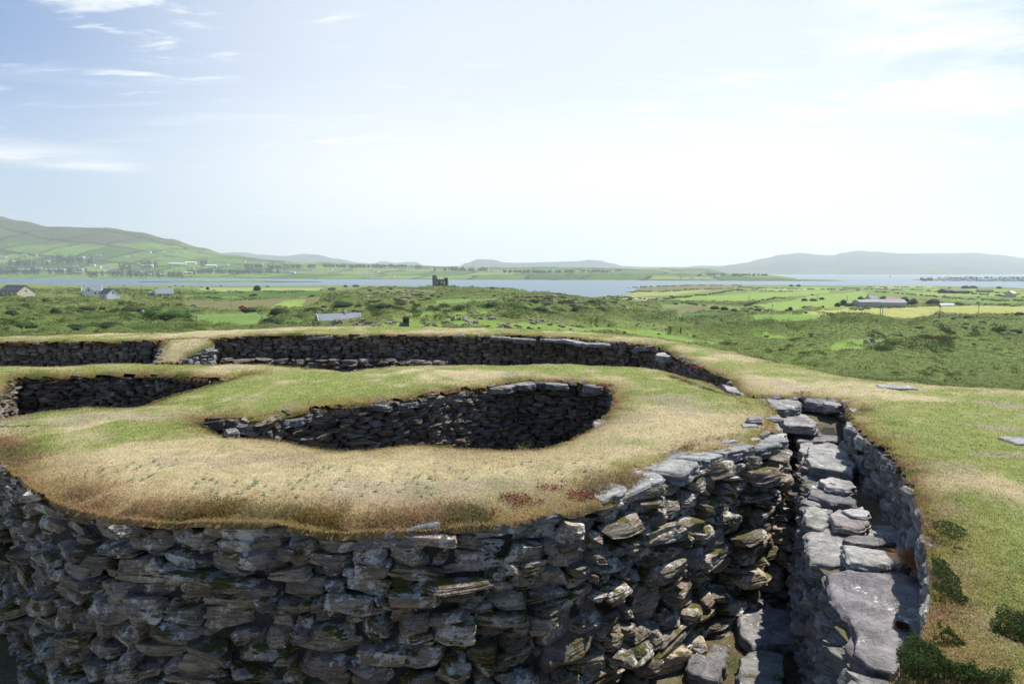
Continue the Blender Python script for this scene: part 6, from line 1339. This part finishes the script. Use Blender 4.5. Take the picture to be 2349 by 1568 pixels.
# ------------------------------------------------------------------ grass
def blades(name, region, top, n, prange, r, roll, rl, hcm=(.006, .017), edge_long=.9, keep=None, hguess=1.93, label=''):
    """short turf: many small curved blades, thinned with distance"""
    px = r.uniform(prange[0], prange[1], n); py = r.uniform(prange[2], prange[3], n)
    v = (CY-py)/F; Yc = ct+v*st; Zc = v*ct-st; u = (px-CX)/F
    D = -hguess/(Zc/Yc); X = u/Yc*D; ok = (D > 0) & (D < 30)
    P = np.stack([X[ok], D[ok]], 1)
    z, d, dj, nn = turf_surface(P, [(p_[::2], s_) for p_, s_ in region], top, roll, rl)
    k = (d > -.03) & (d+.24*(fbm(P[:, 0]*3.3+4, P[:, 1]*3.3, 3, 4)-.5)*(1 if name == 'grass' and hguess == 1.93 and n > 400000 else 0) > -.06)
    if keep is not None: k &= keep(P[:, 0], P[:, 1])
    P, z, d, nn = P[k], z[k], d[k], nn[k]; m = len(P); dist = P[:, 1]
    out = nn-P; ol = np.linalg.norm(out, axis=1, keepdims=True)+1e-6; out = out/ol*np.sign(d)[:, None]
    ef = np.exp(-np.maximum(d, 0)/.10)
    tall = 1+edge_long*ef*r.uniform(.2, 1.4, m)
    L = r.uniform(*hcm, m)*tall*(1+dist/25)*(.7+.7*fbm(P[:, 0]*1.7, P[:, 1]*1.7, 0, 2)); wd = np.maximum(.0016, .00034*dist)*r.uniform(.7, 1.4, m)
    a = r.uniform(0, 2*np.pi, m); lean = r.uniform(.2, 1.1, m)
    dx = np.stack([np.cos(a), np.sin(a)], 1)*(1-ef[:, None]*.7)+out*ef[:, None]*.45+np.array([.25, .1])
    dx /= np.linalg.norm(dx, axis=1, keepdims=True)
    C = grass_colour(P[:, 0], P[:, 1], d, 0, r, greenness(P[:, 0], P[:, 1]))
    C *= 1.12*(1+.25*(r.random((m, 1)) < .12))
    base = np.c_[P, z-.004]; side_ = np.stack([-dx[:, 1], dx[:, 0], np.zeros(m)], 1)*wd[:, None]
    up1 = L*.55; drop = ef*.35*L*r.uniform(.2, 1.6, m)
    mid = base+np.c_[dx*(L*lean*.35)[:, None], up1]; tip = base+np.c_[dx*(L*lean*1.0)[:, None], L*(1-.45*lean)-drop*1.6]
    V = np.stack([base-side_, base+side_, mid-side_*.8, mid+side_*.8, tip], 1).reshape(-1, 3)
    i = np.arange(m)[:, None]*5
    T1 = i+np.array([[0, 1, 3]]); T2 = i+np.array([[0, 3, 2]]); T3 = i+np.array([[2, 3, 4]])
    me = mesh_from(name, V, np.vstack([T1, T2, T3]), np.repeat(C, 5, 0), smooth=False)
    return tag(link(name, me, M['blades']), label, kind='stuff')
rg = np.random.default_rng(21)
blades('grass', hut_region, hut_top, 420000, (-60, 1800, 838, 1260), rg, near_roll, near_rl, label='short dry straw-coloured and green turf grass on the hut and house tops')
blades('grass', ring_region, ring_top, 260000, (1480, 2420, 775, 1640), rg, .035, .15, hguess=1.82, label='short dry turf grass on the ring wall at right')
blades('grass', ring_region, ring_top, 70000, (-60, 1560, 748, 800), rg, .035, .15, hguess=1.93, label='short turf grass along the far curve of the ring wall')
blades('grass', [(ppoly, 1)], pz, 16000, (330, 500, 765, 840), rg, .07, .2, hguess=2.1, label='straw-coloured grass on the sloping top of the stub wall')
# fringe of moss, heath and longer dead grass hanging over the broken edges
def fringe(path, top, n, r, label, spread=.10, L=(.04, .11), red=.0, lower=.05, out_=1, name='edge_growth', wbase=.0018, inn=.16):
    P = np.asarray(path); sg = np.r_[0, np.cumsum(np.linalg.norm(np.diff(P, axis=0), axis=1))]; s = r.uniform(0, sg[-1], n)
    dens = fbm(s*2.2, 3, 1, 3); k = r.random(n) < sstep(.25, .6, dens); s = s[k]; n = len(s)
    x, y = np.interp(s, sg, P[:, 0]), np.interp(s, sg, P[:, 1]); x2, y2 = np.interp(s+.06, sg, P[:, 0]), np.interp(s+.06, sg, P[:, 1]); t = np.stack([x2-x, y2-y], 1); t /= np.linalg.norm(t, axis=1, keepdims=True)+1e-6
    nr = np.stack([t[:, 1], -t[:, 0]], 1)*out_
    off = np.minimum(-np.abs(r.normal(0, inn*.5, n)), -.0)+r.uniform(0, .014, n); Q = np.stack([x, y], 1)+nr*off[:, None]; z = top(Q[:, 0], Q[:, 1])-lower-.10*np.exp(-np.abs(off)/.1)*1.0+r.normal(0, .01, n)
    l = r.uniform(*L, n)*(.6+.9*fbm(s*3, 9, 0, 2)); wd = np.maximum(wbase, .0004*Q[:, 1])
    a = r.uniform(0, 2*np.pi, n); dx = np.stack([np.cos(a), np.sin(a)], 1)*.8+nr*r.uniform(-.1, .9, (n, 1)); dx /= np.linalg.norm(dx, axis=1, keepdims=True)
    c1 = fbm(s*1.6+4, 2, 0, 3); u = r.random((n, 1))
    C = np.array([.22, .14, .07])*(1-u)+np.array([.38, .27, .14])*u
    g = .55*sstep(.52, .64, c1)[:, None]; C = C*(1-g)+(np.array([.07, .10, .03])*(1-u)+np.array([.16, .19, .06])*u)*g
    mm = sstep(.55, .62, fbm(s*2.3+40, 5, 0, 3))[:, None]; C = C*(1-mm)+np.array([.17, .12, .03])*mm*(.6+.8*u)
    if red: k = (r.random(n) < red) & (fbm(s*3+70, 6, 0, 2) > .5); C[k] = np.array([.30, .06, .05])*r.uniform(.6, 1.4, (k.sum(), 1)); l[k] *= .45; wd[k] *= 2.0
    b = np.c_[Q, z]; side_ = np.stack([-dx[:, 1], dx[:, 0], np.zeros(n)], 1)*wd[:, None]; dr_ = r.uniform(-.4, .9, n)
    mid = b+np.c_[dx*(l*.45)[:, None], l*.4]; tip = b+np.c_[dx*l[:, None], -l*dr_*.9+l*.3]
    V = np.stack([b-side_, b+side_, mid-side_*.9, mid+side_*.9, tip], 1).reshape(-1, 3); i = np.arange(n)[:, None]*5
    me = mesh_from(name, V, np.vstack([i+np.array([[0, 1, 3]]), i+np.array([[0, 3, 2]]), i+np.array([[2, 3, 4]])]), np.repeat(C*.9, 5, 0), smooth=False)
    tag(link(name, me, M['blades']), label, kind='stuff')
fp = between(hut_outer, W(-150, 1000, 1.98), W(1500, 1110, 1.98))
fringe(fp, hut_top, 46000, rg, 'brown and mossy growth hanging over the front edge of the hut', red=.14, out_=1, L=(.018, .05), inn=.36, lower=.0)
fp2 = between(hut_outer, W(1500, 1110, 1.98), W(1600, 862, 1.98)); fringe(shift(fp2, .28), hut_top, 16000, rg, 'dry growth along the stony right edge of the hut', red=.1, lower=-.02, L=(.03, .07))
fringe(ia, hut_top, 26000, rg, 'moss and dead grass along the far rim of the hollow', out_=-1, red=.15, L=(.03, .08), inn=.22)
fringe(ic, hut_top, 22000, rg, 'moss and dead grass above the house wall at left', out_=-1, L=(.03, .09), inn=.22)
fringe(ring_far_path, ring_top, 34000, rg, 'brown and reddish heath along the inner rim of the far ring wall', out_=-1, red=.4, L=(.04, .10), inn=.25)
fringe(rn, ring_top, 36000, rg, 'dry grass, heather and moss along the rim above the walkway', out_=-1, red=.08, L=(.02, .05), inn=.3, lower=.03)
# heather and moss on the bank, lower right
r = np.random.default_rng(61); V_, C2_ = [], []
for (x0, x1, y0, y1, n_, th, hh_) in [(2050, 2420, 1470, 1640, 52000, .45, .07), (2135, 2240, 1200, 1470, 20000, .50, .03), (1985, 2080, 960, 1130, 5000, .5, .04)]:
    px = r.uniform(x0, x1, n_); py = r.uniform(y0, y1, n_); v = (CY-py)/F; D = -1.82/((v*ct-st)/(ct+v*st)); X = (px-CX)/F/(ct+v*st)*D
    den = fbm(X*4.5, D*4.5, 7, 4); fade = np.minimum(np.minimum(px-x0, x1-px)/60, np.minimum(py-y0, y1-py)/45).clip(0, 1); k = den-(1-fade)*.14 > th
    X, D, den = X[k], D[k], den[k]; dd, _n = poly_dist(np.c_[X, D], ring_poly[::2]); k = dd > -.03; X, D, den = X[k], D[k], den[k]; m = len(X)
    z = ring_top(X, D)+hh_*sstep(th, th+.16, den)*(.35+.8*r.random(m))*(.6+.8*vnoise(X*22, D*22, 1)); V_.append(np.c_[X, D, z]); u = r.random((m, 1)); g2 = vnoise(X*6, D*6, 4)[:, None]
    C2_.append((np.array([.03, .055, .016])*(1-u)+np.array([.085, .13, .035])*u)*(.7+.6*g2))
tag(link('heather', leaf_mesh('heather', np.vstack(V_), .0095, np.vstack(C2_), r), M['leaves']), 'dark green heather and moss growing over the bank at bottom right', kind='stuff')
# small green plants in the front edge turf
for i, (px, py, s_, lab) in enumerate([(470, 1190, .12, 'green plant at the turf edge, leftmost of four'), (765, 1182, .10, 'green plant at the turf edge left of centre'), (830, 1205, .11, 'green plant in the middle of the turf edge'), (990, 1190, .10, 'greyish plant beside the red stonecrop'), (1260, 1095, .07, 'tiny green plant near the right of the turf edge')]):
    p = W(px, py, 2.0); z = float(turf_surface(p[None], hut_region, hut_top, near_roll, near_rl)[0][0])+.08
    r = np.random.default_rng(80+i); P, tone = crown_points(r, 500, s_*1.6, s_*.6, 6); u = r.random((500, 1))
    tag(link('edge_plant', leaf_mesh('edge_plant', P, .014, (np.array([.05, .10, .03])*(1-u)+np.array([.13, .2, .07])*u)*tone[:, None], r), M['leaves'], loc=(p[0], p[1], z-.12)), lab, 'plant', 'small plants in the turf edge')
# pale rosettes (buck's-horn plantain) sprinkled over the front turf, and white daisies behind the hollow
def sprinkle(name, boxes, n, size, colours, r, label, lift=.01, hh=1.95, per=5):
    V = []; C = []
    for (x0, x1, y0, y1, m_) in boxes:
        for _ in range(m_):
            px, py = r.uniform(x0, x1), r.uniform(y0, y1); p = W(px, py, hh); z = float(turf_surface(p[None], hut_region, hut_top, near_roll, near_rl)[0][0])
            for k in range(per):
                a = r.uniform(0, 6.28); L = size*r.uniform(.6, 1.3); e = np.array([math.cos(a), math.sin(a), .35])*L; s_ = np.array([-math.sin(a), math.cos(a), 0])*L*.22; b = np.array([p[0], p[1], z+lift])
                V += [b, b+e*.5-s_, b+e, b+e*.5+s_]; C += [np.array(colours[r.integers(0, len(colours))])*r.uniform(.7, 1.2)]*4
    i = np.arange(len(V)).reshape(-1, 4); tag(link(name, mesh_from(name, V, i, np.array(C), False), M['blades']), label, kind='stuff')
sprinkle('plantain_rosettes', [(180, 420, 1060, 1120, 26), (440, 700, 1110, 1180, 40), (700, 1000, 1090, 1160, 40), (1000, 1400, 1060, 1120, 24)], 0, .028, [(.24, .30, .20), (.16, .24, .12)], rg, 'small pale green rosettes scattered in the front turf', per=8)
sprinkle('daisies', [(690, 800, 878, 912, 80), (900, 1000, 868, 900, 30), (600, 700, 880, 905, 16)], 0, .011, [(.75, .75, .72)], rg, 'tiny white daisies on the green bank behind the hollow', lift=.035, per=3)
# red stonecrop cushions on the front rim
V = []; C = []
for (px, py, m_) in [(1060, 1195, 130), (1110, 1200, 110), (1180, 1170, 120), (1265, 1150, 70), (1330, 1165, 150), (1210, 1180, 80), (880, 1215, 60), (1390, 890, 90), (1600, 838, 90), (1840, 901, 40)]:
    hh = 2.0 if px < 1450 or px == 1500 else 1.9; p = W(px, py, hh); z0 = float(turf_surface(p[None], hut_region if hh == 2.0 or px == 1390 else ring_region, hut_top if hh == 2.0 or px == 1390 else ring_top, near_roll, near_rl)[0][0])
    for _ in range(m_*3):
        a = rg.uniform(0, 6.28); rr = .07*math.sqrt(rg.random())*(1+p[1]/20); c = np.array([p[0]+rr*math.cos(a)*1.5, p[1]+rr*math.sin(a), z0+rg.uniform(0, .035)]); s_ = .006*(1+p[1]/14)
        e1 = rg.normal(size=3)*s_; e2 = rg.normal(size=3)*s_; V += [c, c+e1, c+e2]; C += [np.array([.22, .06, .05])*rg.uniform(.4, 1.6)]*3
tag(link('stonecrop', mesh_from('stonecrop', V, np.arange(len(V)).reshape(-1, 3), np.array(C), False), M['blades']), 'red stonecrop cushions growing on the stone rims', kind='stuff')
# dead grass and litter on the passage floor
n_ = 26000; px = rg.uniform(1560, 1830, n_); py = rg.uniform(1200, 1600, n_); v = (CY-py)/F; D = -3.6/((v*ct-st)/(ct+v*st)); X = (px-CX)/F/(ct+v*st)*D; z = floor_z(X, D)
a = rg.uniform(0, 6.28, n_); L = rg.uniform(.015, .05, n_); e = np.stack([np.cos(a)*L, np.sin(a)*L, rg.uniform(0, .6, n_)*L], 1); s_ = np.stack([-np.sin(a), np.cos(a), 0*a], 1)*.0016
b = np.c_[X, D, z]; V = np.stack([b-s_, b+s_, b+e], 1).reshape(-1, 3); u = rg.random((n_, 1)); C = np.array([.12, .085, .04])*(1-u)+np.array([.30, .24, .12])*u
g = sstep(.55, .62, fbm(X*3, D*3, 1, 3))[:, None]; C = C*(1-g)+np.array([.10, .13, .03])*g
tag(link('litter', mesh_from('litter', V, np.arange(len(V)).reshape(-1, 3), np.repeat(C, 3, 0), False), M['blades']), 'dead grass and litter on the passage floor', kind='stuff')
